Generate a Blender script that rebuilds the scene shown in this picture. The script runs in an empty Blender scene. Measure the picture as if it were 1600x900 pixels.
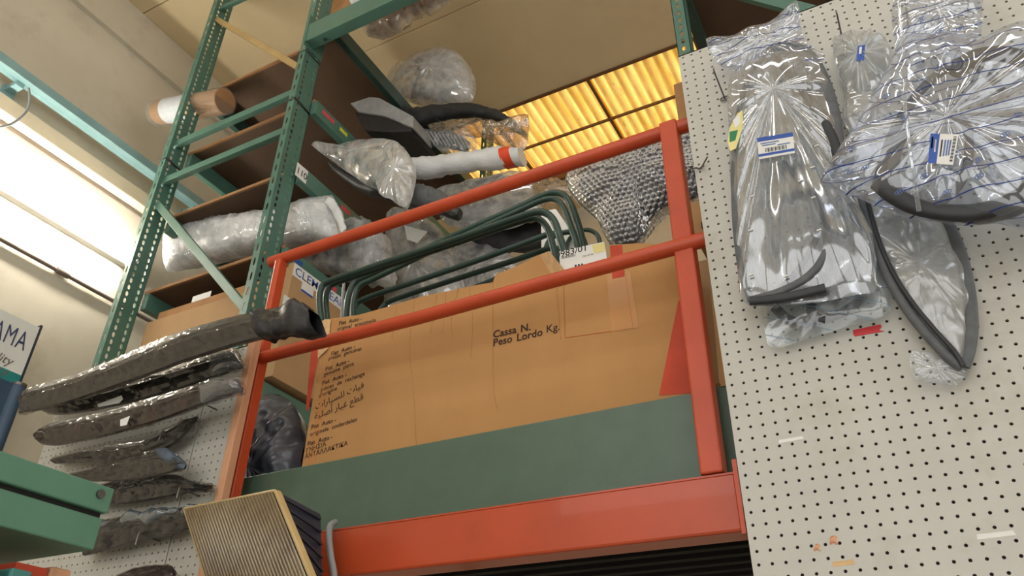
import bpy, bmesh, math, random
from mathutils import Vector, Matrix, noise
random.seed(7)
S = bpy.context.scene
COL = S.collection

# ------------------------------------------------------------------ camera
F_PX = 1218.1
RW = ((0.88467812, 0.46600583, 0.0135348), (-0.23820603, 0.47679186, -0.84612494), (-0.40075244, 0.74532415, 0.53281272))
CAM = Vector((0, 0, 1.6))
cam_d = bpy.data.cameras.new('camera'); cam = bpy.data.objects.new('camera', cam_d); COL.objects.link(cam)
cam_d.sensor_fit = 'HORIZONTAL'; cam_d.sensor_width = 36; cam_d.lens = F_PX * 36 / 1600
cam_d.clip_start = 0.02; cam_d.clip_end = 200
rx, ry, rz = (Vector(r) for r in RW)
cam.matrix_world = Matrix(((rx.x, -ry.x, -rz.x, CAM.x), (rx.y, -ry.y, -rz.y, CAM.y), (rx.z, -ry.z, -rz.z, CAM.z), (0, 0, 0, 1)))
S.camera = cam

# ------------------------------------------------------------------ world, exposure
w = bpy.data.worlds.new('daylight'); S.world = w; w.use_nodes = True
bg = w.node_tree.nodes['Background']
bg.inputs['Color'].default_value = (1.0, 0.985, 0.96, 1); bg.inputs['Strength'].default_value = 3.1
vs = S.view_settings
vs.view_transform = 'Standard'; vs.look = 'None'; vs.gamma = 1; vs.use_curve_mapping = False; vs.exposure = -0.2
S.cycles.transparent_max_bounces = 40

# ------------------------------------------------------------------ helpers
def ray(u, v):
    a, b = (u - 800) / F_PX, (v - 450) / F_PX
    return rx * a + ry * b + rz
def PY(u, v, Y): r = ray(u, v); return CAM + r * (Y / r.y)
def PX(u, v, X): r = ray(u, v); return CAM + r * (X / r.x)
def PZ(u, v, Z): r = ray(u, v); return CAM + r * ((Z - CAM.z) / r.z)
def lin(c):
    return tuple((x / 255 / 12.92) if x / 255 <= .04045 else ((x / 255 + .055) / 1.055) ** 2.4 for x in c)

def nt_new(name):
    m = bpy.data.materials.new(name); m.use_nodes = True
    nt = m.node_tree; nt.nodes.clear()
    out = nt.nodes.new('ShaderNodeOutputMaterial')
    return m, nt, out
def nd(nt, t, **kw):
    n = nt.nodes.new('ShaderNode' + t)
    for k, v in kw.items():
        if k in n.inputs: n.inputs[k].default_value = v
        else: setattr(n, k, v)
    return n
def mixc(nt, fac, a, b, blend='MIX'):
    n = nt.nodes.new('ShaderNodeMix'); n.data_type = 'RGBA'; n.blend_type = blend
    for s, v in ((0, fac), (6, a), (7, b)):
        if hasattr(v, 'is_linked'): nt.links.new(v, n.inputs[s])
        elif s == 0: n.inputs[0].default_value = v
        else: n.inputs[s].default_value = (*v[:3], 1)
    return n.outputs[2]
def rng(nt, val, a, b, c=0.0, d=1.0):
    n = nd(nt, 'MapRange'); nt.links.new(val, n.inputs[0])
    for i, x in enumerate((a, b, c, d)): n.inputs[i + 1].default_value = x
    return n.outputs[0]
def tex(nt, kind, scale, detail=3, stretch=None, rough=.55):
    tc = nd(nt, 'TexCoord'); src = tc.outputs['Object']
    if stretch:
        mp = nd(nt, 'Mapping'); mp.inputs['Scale'].default_value = stretch
        nt.links.new(src, mp.inputs[0]); src = mp.outputs[0]
    n = nd(nt, kind, Scale=scale)
    if kind == 'TexNoise': n.inputs['Detail'].default_value = detail; n.inputs['Roughness'].default_value = rough
    nt.links.new(src, n.inputs['Vector'])
    return n.outputs[0]
MATS = {}
def mat(name, rgb, rough=.5, metal=0.0, var=.12, vscale=6, bump=0.0, bscale=80, spec=.5, stain=None, stretch=None, coat=0.0):
    """painted / paper / metal surface: base colour with grain, optional stains"""
    m, nt, out = nt_new(name)
    p = nd(nt, 'BsdfPrincipled', Roughness=rough, Metallic=metal)
    p.inputs['Specular IOR Level'].default_value = spec; p.inputs['Coat Weight'].default_value = coat
    c = lin(rgb)
    a = tuple(x * (1 - var) for x in c); b = tuple(min(1, x * (1 + var)) for x in c)
    col = mixc(nt, rng(nt, tex(nt, 'TexNoise', vscale, 5, stretch), .3, .7), a, b)
    if stain:
        srgb, amount, sc = stain
        f = rng(nt, tex(nt, 'TexNoise', sc, 6, rough=.65), .55, .78, 0, amount)
        col = mixc(nt, f, col, lin(srgb))
    nt.links.new(col, p.inputs['Base Color'])
    if bump:
        bn = nd(nt, 'Bump', Strength=bump, Distance=.004)
        nt.links.new(tex(nt, 'TexNoise', bscale, 3, stretch), bn.inputs['Height']); nt.links.new(bn.outputs[0], p.inputs['Normal'])
    nt.links.new(p.outputs[0], out.inputs[0])
    MATS[name] = m
    return m
def film(name, tint=(235, 238, 240), haze=.1, hazec=(225, 230, 235), gloss=.22, rough=.1, bscale=22, bstr=.6, lines=None, bubble=None, fstretch=None):
    """clear plastic film: transparent sheet with a glossy coat, slight milky haze, wrinkles in the relief"""
    m, nt, out = nt_new(name)
    tr = nd(nt, 'BsdfTransparent'); tr.inputs[0].default_value = (*lin(tint), 1)
    df = nd(nt, 'BsdfDiffuse'); df.inputs[0].default_value = (*lin(hazec), 1)
    tl = nd(nt, 'BsdfTranslucent'); tl.inputs[0].default_value = (*lin(hazec), 1)
    hz = nd(nt, 'MixShader'); hz.inputs[0].default_value = .4
    nt.links.new(df.outputs[0], hz.inputs[1]); nt.links.new(tl.outputs[0], hz.inputs[2])
    m1 = nd(nt, 'MixShader')
    nt.links.new(rng(nt, tex(nt, 'TexNoise', 9, 4, fstretch), .35, .7, haze * .5, haze * 1.6), m1.inputs[0])
    nt.links.new(tr.outputs[0], m1.inputs[1]); nt.links.new(hz.outputs[0], m1.inputs[2])
    last = m1.outputs[0]
    gl = nd(nt, 'BsdfGlossy', Roughness=rough); gl.inputs[0].default_value = (1, 1, 1, 1)
    bn = nd(nt, 'Bump', Strength=bstr, Distance=.02)
    if bubble:
        v = nd(nt, 'TexVoronoi', Scale=bubble); v.feature = 'F1'; v.inputs['Randomness'].default_value = .25
        tc = nd(nt, 'TexCoord'); nt.links.new(tc.outputs['Object'], v.inputs['Vector'])
        h = rng(nt, v.outputs['Distance'], .2, .6, 1, 0)
        nt.links.new(h, bn.inputs['Height']); bn.inputs['Distance'].default_value = .006
    else:
        nt.links.new(tex(nt, 'TexNoise', bscale, 2, fstretch, .45), bn.inputs['Height'])
    nt.links.new(bn.outputs[0], gl.inputs['Normal'])
    lw = nd(nt, 'LayerWeight', Blend=.35); nt.links.new(bn.outputs[0], lw.inputs['Normal'])
    fac = rng(nt, lw.outputs['Facing'], 0, 1, gloss * .45, min(.9, gloss * 3))
    m2 = nd(nt, 'MixShader'); nt.links.new(fac, m2.inputs[0])
    nt.links.new(last, m2.inputs[1]); nt.links.new(gl.outputs[0], m2.inputs[2]); last = m2.outputs[0]
    if lines:
        lc, spacing, direction, wid = lines
        tc = nd(nt, 'TexCoord'); dot = nd(nt, 'VectorMath', operation='DOT_PRODUCT')
        dot.inputs[1].default_value = tuple(x / spacing for x in direction)
        nt.links.new(tc.outputs['Object'], dot.inputs[0])
        wob = tex(nt, 'TexNoise', 7, 2)
        ad = nd(nt, 'Math', operation='MULTIPLY_ADD'); nt.links.new(wob, ad.inputs[0]); ad.inputs[1].default_value = .22
        nt.links.new(dot.outputs['Value'], ad.inputs[2])
        fr = nd(nt, 'Math', operation='FRACT'); nt.links.new(ad.outputs[0], fr.inputs[0])
        lt = nd(nt, 'Math', operation='LESS_THAN'); nt.links.new(fr.outputs[0], lt.inputs[0]); lt.inputs[1].default_value = wid
        mu = nd(nt, 'Math', operation='MULTIPLY'); nt.links.new(lt.outputs[0], mu.inputs[0]); mu.inputs[1].default_value = .8
        ink = nd(nt, 'BsdfDiffuse'); ink.inputs[0].default_value = (*lin(lc), 1)
        ml = nd(nt, 'MixShader'); nt.links.new(mu.outputs[0], ml.inputs[0])
        nt.links.new(last, ml.inputs[1]); nt.links.new(ink.outputs[0], ml.inputs[2]); last = ml.outputs[0]
    nt.links.new(last, out.inputs[0]); MATS[name] = m
    return m

ORG = {}
def tag(o, label, cat, group=None):
    o['label'] = label; o['category'] = cat
    if group: o['group'] = group
    return o
def thing(name, label, cat, loc, group=None):
    o = bpy.data.objects.new(name, None); COL.objects.link(o); o.location = loc; o.empty_display_size = .05
    ORG[o.name] = Vector(loc)
    return tag(o, label, cat, group)
def link_mesh(name, me, m, parent, center):
    o = bpy.data.objects.new(name, me); COL.objects.link(o)
    if m: me.materials.append(m)
    base = ORG[parent.name] if parent else Vector((0, 0, 0))
    o.location = center - base; o.parent = parent; ORG[o.name] = Vector(center)
    return o
class MB:
    def __init__(s): s.v = []; s.f = []; s.sm = []
    def add(s, vs, fs, smooth=False):
        n = len(s.v); s.v += [Vector(p) for p in vs]
        for f in fs: s.f.append([i + n for i in f]); s.sm.append(smooth)
    def box(s, x0, x1, y0, y1, z0, z1):
        s.add([(x, y, z) for z in (z0, z1) for y in (y0, y1) for x in (x0, x1)],
              [(0, 2, 3, 1), (4, 5, 7, 6), (0, 1, 5, 4), (2, 6, 7, 3), (0, 4, 6, 2), (1, 3, 7, 5)]); return s
    def bar(s, a, b, wd, ht, up=(0, 0, 1)):
        a, b = Vector(a), Vector(b); d = (b - a).normalized(); u = Vector(up)
        sd = d.cross(u)
        if sd.length < 1e-4: sd = d.cross(Vector((1, 0, 0)))
        sd.normalize(); u = sd.cross(d).normalized()
        vs = [p + sd * (i * wd / 2) + u * (j * ht / 2) for p in (a, b) for i, j in ((-1, -1), (1, -1), (1, 1), (-1, 1))]
        s.add(vs, [(3, 2, 1, 0), (4, 5, 6, 7), (0, 1, 5, 4), (1, 2, 6, 5), (2, 3, 7, 6), (3, 0, 4, 7)]); return s
    def tube(s, pts, r, n=10, closed=False, up=None, ratio=1.0, rad=None):
        pts = [Vector(p) for p in pts]; N = len(pts); rings = []
        u = None
        for i, p in enumerate(pts):
            a = pts[(i - 1) % N] if (closed or i > 0) else p
            b = pts[(i + 1) % N] if (closed or i < N - 1) else p
            t = (b - a).normalized()
            if up is not None:
                u = Vector(up) - t * t.dot(Vector(up))
            elif u is None:
                u = t.orthogonal()
            else:
                u = u - t * t.dot(u)
            u.normalize(); sd = t.cross(u)
            rr = r if rad is None else rad[i]
            rings.append([p + u * (math.cos(2 * math.pi * k / n) * rr * ratio) + sd * (math.sin(2 * math.pi * k / n) * rr) for k in range(n)])
        vs = [q for R_ in rings for q in R_]; fs = []
        for i in range(N if closed else N - 1):
            j = (i + 1) % N
            for k in range(n):
                fs.append((i * n + k, i * n + (k + 1) % n, j * n + (k + 1) % n, j * n + k))
        s.add(vs, fs, True)
        if not closed:
            s.add(rings[0], [tuple(reversed(range(n)))]); s.add(rings[-1], [tuple(range(n))])
        return s
    def prism(s, poly, vec):
        poly = [Vector(p) for p in poly]; vec = Vector(vec); n = len(poly)
        s.add(poly + [p + vec for p in poly], [tuple(reversed(range(n))), tuple(range(n, 2 * n))] + [(i, (i + 1) % n, n + (i + 1) % n, n + i) for i in range(n)])
        return s
    def perf(s, o, ud, vd, nu, nv, pu, pv, hx, hy, depth, skip=None):
        """perforated sheet: grid of cells each with an eight-sided hole that has real depth"""
        o, ud, vd, dp = Vector(o), Vector(ud), Vector(vd), Vector(depth)
        ring = [(-1, -1), (0, -1), (1, -1), (1, 0), (1, 1), (0, 1), (-1, 1), (-1, 0)]
        for i in range(nu):
            for j in range(nv):
                c = o + ud * ((i + .5) * pu) + vd * ((j + .5) * pv)
                out = [c + ud * (a * pu / 2) + vd * (b * pv / 2) for a, b in ring]
                if skip and skip(i, j):
                    s.add([out[0], out[2], out[4], out[6]], [(0, 1, 2, 3)]); continue
                inn = []
                for a, b in ring:
                    l = math.hypot(a, b); inn.append(c + ud * (a / l * hx) + vd * (b / l * hy))
                back = [p + dp for p in inn]
                fs = [(k, (k + 1) % 8, 8 + (k + 1) % 8, 8 + k) for k in range(8)] + [(8 + k, 8 + (k + 1) % 8, 16 + (k + 1) % 8, 16 + k) for k in range(8)]
                s.add(out + inn + back, fs)
        return s
    def build(s, name, m, parent=None, bevel=0, origin=None, weld=False):
        lo = Vector([min(v[i] for v in s.v) for i in range(3)]); hi = Vector([max(v[i] for v in s.v) for i in range(3)])
        c = (lo + hi) / 2
        if parent is None: c.z = lo.z
        me = bpy.data.meshes.new(name); me.from_pydata([v - c for v in s.v], [], s.f)
        me.polygons.foreach_set('use_smooth', s.sm); me.validate(); me.update()
        o = link_mesh(name, me, m, parent, c)
        if bevel:
            b = o.modifiers.new('bevel', 'BEVEL'); b.width = bevel; b.segments = 2; b.limit_method = 'ANGLE'
        return o
def smooth_path(pts, per=8, closed=False):
    pts = [Vector(p) for p in pts]; N = len(pts); out = []
    for i in range(N if closed else N - 1):
        g = lambda k: pts[k % N] if closed else pts[max(0, min(N - 1, k))]
        a, b, c, d = g(i - 1), g(i), g(i + 1), g(i + 2)
        for k in range(per):
            t = k / per
            out.append(.5 * ((2 * b) + (c - a) * t + (2 * a - 5 * b + 4 * c - d) * t * t + (3 * b - a - 3 * c + d) * t ** 3))
    if not closed: out.append(pts[-1])
    return out
def resample(pts, n, closed=False):
    pts = [Vector(p) for p in pts]
    if closed: pts = pts + [pts[0]]
    L = [0]
    for a, b in zip(pts, pts[1:]): L.append(L[-1] + (b - a).length)
    out = []; j = 0
    for i in range(n):
        d = L[-1] * i / (n if closed else n - 1)
        while j < len(pts) - 2 and L[j + 1] < d: j += 1
        sg = L[j + 1] - L[j]
        out.append(pts[j].lerp(pts[j + 1], 0 if sg < 1e-9 else (d - L[j]) / sg))
    return out
def pouch(mb, outline, normal, thick, rings=12, nb=96, wr=.008, seed=0, center=None, folds=9, power=2.2, smooth=2, back=1.0, fq=1.0, bub=None):
    """inflated bag from a closed outline: front and back skins meet at the sealed rim, with pleats and dents"""
    base = smooth_path(outline, smooth, True) if smooth > 1 else [Vector(p) for p in outline]
    rim = resample(base, nb, True); n = Vector(normal).normalized()
    c = Vector(center) if center is not None else sum(rim, Vector()) / nb
    ph = seed * 1.7
    vs = []; fs = []
    for side in (1, -back):
        st = len(vs); vs.append(c + n * (thick * side))
        for k in range(1, rings + 1):
            t = k / rings
            for i, p in enumerate(rim):
                q = c.lerp(p, t); h = thick * (max(0, 1 - t ** power)) ** .6
                a = 2 * math.pi * i / nb
                pl = math.sin(folds * a + 3 * noise.noise(Vector((math.cos(a) * 2 + ph, math.sin(a) * 2, side)))) * wr * t * (1.0 - .5 * t)
                dn = noise.noise(q * (14 * fq) + Vector((ph, side * 3, 0))) * wr * 1.6 + noise.noise(q * (37 * fq) + Vector((ph, side, 0))) * wr * .6
                if bub:
                    pt_, ht_ = bub; row = round(q.z / (pt_ * .866)); cx = (round(q.x / pt_ - .5 * (row % 2)) + .5 * (row % 2)) * pt_
                    d2 = ((q.x - cx) ** 2 + (q.z - row * pt_ * .866) ** 2) / (pt_ * .43) ** 2
                    dn += side * ht_ * math.sqrt(max(0, 1 - d2))
                vs.append(q + n * (side * h + (pl + dn) * (1 if t < 1 else .5)))
        for i in range(nb):
            fs.append((st, st + 1 + i, st + 1 + (i + 1) % nb) if side > 0 else (st, st + 1 + (i + 1) % nb, st + 1 + i))
        for k in range(rings - 1):
            for i in range(nb):
                a = st + 1 + k * nb + i; b = st + 1 + k * nb + (i + 1) % nb
                fs.append((a, a + nb, b + nb, b) if side > 0 else (a, b, b + nb, a + nb))
    mb.add(vs, fs, True); return mb
def sleeve(mb, top, bot, normal, thick, n=40, m=14, wr=.004, seed=0, sq=.75, close=True, taper=.15):
    """long wrapped bundle between an upper and a lower edge line, rounded section, crumpled skin"""
    A = resample(smooth_path(top, 4), n); B = resample(smooth_path(bot, 4), n); nn = Vector(normal).normalized()
    vs = []; fs = []
    for i in range(n):
        c = (A[i] + B[i]) / 2; h = (A[i] - B[i]) / 2
        e = min(1, taper + (1 - taper) * min(i, n - 1 - i) / (n * .08))
        for k in range(m):
            a = 2 * math.pi * k / m; ca, sa = math.cos(a), math.sin(a)
            sx = math.copysign(abs(ca) ** sq, ca); sy = math.copysign(abs(sa) ** sq, sa)
            q = c + h * sx + nn * (thick * e * sy)
            d = noise.noise(q * 11 + Vector((seed * 3.1, 0, 0))) * wr * 1.8 + noise.noise(q * 38 + Vector((seed, 2, 0))) * wr
            vs.append(q + (h.normalized() * sx + nn * sy) * d)
    for i in range(n - 1):
        for k in range(m):
            fs.append((i * m + k, (i + 1) * m + k, (i + 1) * m + (k + 1) % m, i * m + (k + 1) % m))
    mb.add(vs, fs, True)
    if close:
        mb.add(vs[:m], [tuple(range(m))]); mb.add(vs[-m:], [tuple(reversed(range(m)))])
    return mb
def text(name, s, o, xd, yd, size, m, parent, shear=0, spacing=1.0, align='LEFT', bold=0.0, xs=1.0):
    cu = bpy.data.curves.new(name, 'FONT'); cu.body = s; cu.size = 1; cu.extrude = 0; cu.resolution_u = 3
    cu.align_x = align; cu.shear = shear; cu.space_character = spacing; cu.offset = bold
    ob = bpy.data.objects.new(name, cu); COL.objects.link(ob)
    dg = bpy.context.evaluated_depsgraph_get(); me = bpy.data.meshes.new_from_object(ob.evaluated_get(dg))
    bpy.data.objects.remove(ob); bpy.data.curves.remove(cu)
    me.name = name; me.materials.clear()
    o, xd, yd = Vector(o), Vector(xd).normalized(), Vector(yd).normalized()
    cc = Vector((0, 0, 0))
    P = [o + xd * (v.co.x * size * xs) + yd * (v.co.y * size) for v in me.vertices]
    if P: cc = sum(P, Vector()) / len(P)
    for v, p in zip(me.vertices, P): v.co = p - cc
    me.update()
    return link_mesh(name, me, m, parent, cc)
def quad(name, pts, m, parent, thick=.0006, n=(0, -1, 0)):
    return MB().prism(pts, Vector(n) * thick).build(name, m, parent)

X_, Y_, Z_ = Vector((1, 0, 0)), Vector((0, 1, 0)), Vector((0, 0, 1))

# ------------------------------------------------------------------ materials
M_wall = mat('plaster_wall', (214, 206, 188), .9, var=.05, vscale=2, bump=.15, bscale=60, stain=((160, 145, 120), .35, 3))
M_ceil = mat('ceiling_board', (232, 212, 172), .85, var=.04, vscale=1.5, stain=((180, 150, 110), .25, 1.2))
M_gap = mat('dark_joint', (70, 55, 40), .9)
M_floor = mat('concrete', (165, 160, 150), .8, var=.15, vscale=3)
M_cream = mat('cream_trim', (226, 212, 184), .7, var=.05)
M_rgreen = mat('rack_green_paint', (80, 119, 106), .42, var=.08, vscale=9, stain=((110, 120, 90), .3, 10), bump=.05)
M_dgreen = mat('dark_green_enamel', (48, 74, 67), .3, var=.12, vscale=20)
M_pgreen = mat('panel_green_enamel', (84, 105, 88), .33, var=.08, vscale=14, bump=.06, bscale=220)
M_fgreen = mat('light_green_enamel', (92, 138, 116), .45, var=.06, vscale=14)
M_teal = mat('teal_plastic', (70, 135, 130), .5)
M_red = mat('red_enamel', (196, 76, 42), .35, var=.09, vscale=7, stain=((150, 60, 40), .35, 12), bump=.05)
M_orange = mat('orange_enamel', (188, 76, 42), .3, var=.08, vscale=6, stain=((170, 70, 50), .4, 9), coat=.2)
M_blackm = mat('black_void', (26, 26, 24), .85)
M_brown = mat('particle_board', (90, 68, 50), .8, var=.12, vscale=3, bump=.1, bscale=150)
M_bedge = mat('particle_board_edge', (150, 110, 72), .8)
M_card = mat('cardboard', (192, 144, 90), .85, var=.07, vscale=4, stretch=(1, 1, .4), bump=.06, bscale=110, stain=((178, 124, 70), .4, 3))
M_card2 = mat('pale_cardboard', (184, 148, 106), .85, var=.06, vscale=5)
M_cardd = mat('cardboard_edge', (222, 186, 138), .9, var=.15, vscale=40)
M_tape = mat('clear_packing_tape', (200, 146, 90), .25, var=.08)
M_ink = mat('brown_print_ink', (62, 40, 32), .8, var=.1)
M_redink = mat('red_print_ink', (196, 74, 48), .75, var=.15, vscale=12)
M_redline = mat('thin_red_print', (190, 90, 52), .8)
M_white = mat('white_paper', (236, 236, 232), .6, var=.03)
M_yellow = mat('pale_yellow_paper', (232, 222, 150), .6)
M_black = mat('black_print', (24, 24, 28), .6)
M_blue = mat('blue_print', (44, 84, 172), .5)
M_greenink = mat('green_print', (30, 130, 80), .5)
M_peg = mat('pegboard_white', (198, 196, 187), .45, var=.05, vscale=5, stain=((168, 155, 132), .55, 4.5))
M_pegb = mat('dark_backing', (38, 36, 34), .9)
M_wood = mat('raw_wood', (214, 160, 124), .7, var=.12, vscale=10, stretch=(4, 4, .5))
M_rubber = mat('black_rubber', (44, 46, 50), .5, var=.2, vscale=30)
M_rubberg = mat('grey_rubber', (92, 95, 98), .55, var=.2, vscale=30)
M_steel = mat('hook_steel', (120, 118, 115), .3, metal=.9)
M_dwrap = mat('black_plastic_wrap', (30, 29, 34), .45, var=.3, vscale=14, bump=.9, bscale=26, spec=.6)
M_gwrap = mat('grey_plastic_wrap', (54, 53, 51), .45, var=.25, vscale=8, bump=.8, bscale=18, spec=.6)
M_bwrap = mat('brown_plastic_wrap', (52, 38, 36), .45, var=.4, vscale=16, bump=.9, bscale=30, stain=((110, 44, 34), .6, 12))
M_blwrap = mat('blue_grey_wrap', (78, 90, 104), .4, var=.3, vscale=12, bump=.9, bscale=24)
M_bagb = mat('black_bag_plastic', (74, 79, 90), .28, var=.2, vscale=10, bump=.7, bscale=14, spec=.7)
M_bubw = mat('white_bubble_wrap', (224, 226, 228), .3, var=.05, bump=1.0, bscale=70)
M_foam = mat('grey_foam_wrap', (150, 150, 150), .5, var=.15, vscale=20, bump=.5, bscale=60)
M_pink = mat('pink_sticker', (222, 72, 92), .6); M_yel = mat('yellow_sticker', (218, 214, 60), .6)
M_orlab = mat('orange_red_label', (226, 74, 34), .5)
M_tie = mat('black_cable_tie', (28, 28, 28), .5)
M_railb = mat('pale_blue_green_enamel', (146, 184, 188), .35)
M_pipe = mat('grey_conduit', (120, 108, 100), .5)
M_cable = mat('grey_cable', (150, 155, 158), .45)
M_lampb = mat('dark_lamp_housing', (48, 52, 66), .5, bump=.1)
M_brownb = mat('kraft_brown', (176, 132, 88), .85)  # plain brown for cartons, kraft paper and taped rolls
F_clear = film('clear_film', tint=(246, 248, 250), haze=.11, hazec=(222, 230, 238), gloss=.13, rough=.06, bscale=7, bstr=.45)
F_pleat = film('pleated_clear_film', tint=(246, 248, 250), haze=.36, hazec=(186, 195, 206), gloss=.2, rough=.06, bscale=2.2, bstr=.16, fstretch=(9, 1, 1.4))
F_milky = film('milky_film', haze=.4, hazec=(228, 230, 230), gloss=.15, rough=.12, bscale=7, bstr=.4)
F_soft = film('soft_milky_film', tint=(244, 245, 246), haze=.5, hazec=(242, 243, 244), gloss=.2, rough=.07, bscale=3, bstr=.12)
F_line = film('blue_lined_film', tint=(238, 243, 251), haze=.15, hazec=(200, 208, 224), gloss=.17, rough=.05, bscale=5, bstr=.2, lines=((38, 60, 130), .046, (.04, 0, 1), .055))
F_lineg = film('faint_lined_film', tint=(244, 246, 248), haze=.16, hazec=(214, 222, 226), gloss=.13, rough=.08, bscale=7, bstr=.4, lines=((120, 150, 170), .04, (.45, 0, .89), .04))
F_bub = film('bubble_film', tint=(225, 228, 230), haze=.05, gloss=.3, rough=.06, bscale=6, bstr=.2)
F_bubm = film('milky_bubble_film', tint=(246, 247, 248), haze=.55, hazec=(242, 243, 245), gloss=.13, rough=.1, bubble=60, bstr=.7)
F_amberwrap = film('warm_film', tint=(240, 225, 200), haze=.1, gloss=.25, rough=.08, bscale=26, bstr=.8)

# ================================================================== the room
XW, ZC, YB = -5.22, 7.4, 6.88
KS = 5.8 / 5.4   # room shell scale about the survey point
def struct(o): o['kind'] = 'structure'; return o
struct(MB().box(-9, 7, -9, YB + .2, -.1, 0).build('floor', M_floor))
struct(MB().box(XW - .2, XW, -6, YB + .2, 0, ZC).build('wall_left', M_wall))
struct(MB().box(XW, 7, YB, YB + .2, 0, ZC).build('wall_back', M_wall))
# wall behind the camera with a loading door and a row of high windows, and the right wall
YFW, XRW = -6.0, 7.0
op = [(-2.2, 2.6, 0, 4.0)] + [(a, a + 3.0, 4.5, 6.5) for a in (-4.3, -.9, 2.5)]
xs_ = sorted({XW, XRW + .2} | {v for o_ in op for v in o_[:2]}); zs_ = sorted({0, ZC} | {v for o_ in op for v in o_[2:]})
mb = MB()
for x0, x1 in zip(xs_, xs_[1:]):
    for z0, z1 in zip(zs_, zs_[1:]):
        cx, cz = (x0 + x1) / 2, (z0 + z1) / 2
        if not any(o_[0] < cx < o_[1] and o_[2] < cz < o_[3] for o_ in op): mb.box(x0, x1, YFW - .2, YFW, z0, z1)
struct(mb.build('wall_front', M_wall))
mb = MB().box(XRW, XRW + .2, YFW, -3.5, 0, ZC).box(XRW, XRW + .2, 2.5, YB + .2, 0, ZC).box(XRW, XRW + .2, -3.5, 2.5, 0, 1.0).box(XRW, XRW + .2, -3.5, 2.5, 5.0, ZC)
struct(mb.build('wall_right', M_wall))
ld = bpy.data.lights.new('side_portal', 'AREA'); ld.shape = 'RECTANGLE'; ld.size = 4.0; ld.size_y = 6.0; ld.cycles.is_portal = True
lo = bpy.data.objects.new('side_portal', ld); COL.objects.link(lo); lo.location = (XRW + .1, -.5, 3.0); lo.rotation_euler = (0, math.radians(90), 0)
for o_ in op:
    ld = bpy.data.lights.new('opening_portal', 'AREA'); ld.shape = 'RECTANGLE'; ld.size = o_[1] - o_[0]; ld.size_y = o_[3] - o_[2]; ld.cycles.is_portal = True
    lo = bpy.data.objects.new('opening_portal', ld); COL.objects.link(lo); lo.location = ((o_[0] + o_[1]) / 2, YFW - .1, (o_[2] + o_[3]) / 2)
    lo.rotation_euler = (math.radians(90), 0, 0)
ld = bpy.data.lights.new('skylight_portal', 'AREA'); ld.shape = 'RECTANGLE'; ld.size = 11; ld.size_y = 1.3; ld.cycles.is_portal = True
lo = bpy.data.objects.new('skylight_portal', ld); COL.objects.link(lo); lo.location = (1.55, 5.28 * KS, ZC + .15)
ceil = struct(MB().box(XW - .2, 7, -6, 4.70 * KS, ZC + .03, ZC + .2).build('ceiling', M_gap))
ys = [(4.70 - 1.18 * k) * KS for k in range(0, 9)]
for a, b in zip(ys, ys[1:]):
    MB().box(XW, 7, b + .004, a - .004, ZC, ZC + .03).build('ceiling_panel', M_ceil, ceil, bevel=.003)
MB().box(XW, 7, 5.86 * KS, YB, ZC, ZC + .2).build('ceiling_panel', M_ceil, ceil)
MB().box(XW - .2, -3.9, 4.70 * KS, 5.86 * KS, ZC, ZC + .2).build('ceiling_panel', M_ceil, ceil)
# unseen strip lights added behind the viewpoint for highlights on the film
m_, nt, out = nt_new('added_light_diffuser'); em = nd(nt, 'Emission', Strength=16.0); em.inputs[0].default_value = (.97, .98, 1, 1); nt.links.new(em.outputs[0], out.inputs[0])
M_housing = mat('added_light_housing', (225, 225, 220), .5)
for yk, row in ((-.4, 'nearest'), (-2.4, 'second'), (-4.4, 'third')):
    for xk, side in ((-2.6, 'left'), (.2, 'middle'), (3.0, 'right')):
        t = thing('added_ceiling_light', 'added unseen strip light in the %s ceiling row, %s one' % (row, side), 'light', (xk, yk, ZC - .12), 'added ceiling lights')
        MB().box(xk - .9, xk + .9, yk - .09, yk + .09, ZC - .07, ZC).build('light_housing', M_housing, t, bevel=.005)
        MB().box(xk - .88, xk + .88, yk - .075, yk + .075, ZC - .10, ZC - .07).build('diffuser', m_, t, bevel=.01)
# corrugated translucent roof light
m, nt, out = nt_new('amber_fibreglass')
tl = nd(nt, 'BsdfTranslucent'); df = nd(nt, 'BsdfDiffuse'); mx = nd(nt, 'MixShader'); mx.inputs[0].default_value = .15
c1 = mixc(nt, rng(nt, tex(nt, 'TexNoise', 3.0, 5, (3, .35, 1)), .35, .65), (.80, .52, .15), (.62, .34, .06))
c2 = mixc(nt, rng(nt, tex(nt, 'TexNoise', 14, 6, (1, .25, 1), .7), .58, .74, 0, .75), c1, (.16, .07, .015))
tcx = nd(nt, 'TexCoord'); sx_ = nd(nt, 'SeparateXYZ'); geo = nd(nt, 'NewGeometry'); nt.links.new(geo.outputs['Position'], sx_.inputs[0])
zz_ = rng(nt, sx_.outputs['Z'], ZC + .03, ZC + .06, 1, 0)      # corrugation shading put into the colour, darker in the troughs
shd_ = nd(nt, 'Math', operation='MULTIPLY'); nt.links.new(zz_, shd_.inputs[0]); nt.links.new(rng(nt, tex(nt, 'TexNoise', 5, 4), .3, .7, .25, .75), shd_.inputs[1])
c2 = mixc(nt, shd_.outputs[0], c2, (.26, .12, .02))
nt.links.new(c2, tl.inputs[0]); nt.links.new(c2, df.inputs[0])
nt.links.new(tl.outputs[0], mx.inputs[1]); nt.links.new(df.outputs[0], mx.inputs[2]); nt.links.new(mx.outputs[0], out.inputs[0])
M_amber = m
M_bat = mat('brown_batten', (120, 84, 50), .8)
sky_w = struct(MB().box(-3.9, 7, 4.68 * KS, 4.71 * KS, ZC - .015, ZC + .12).box(-3.9, 7, 5.83 * KS, 5.87 * KS, ZC - .02, ZC + .12).build('window_1', M_bat))
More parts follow.
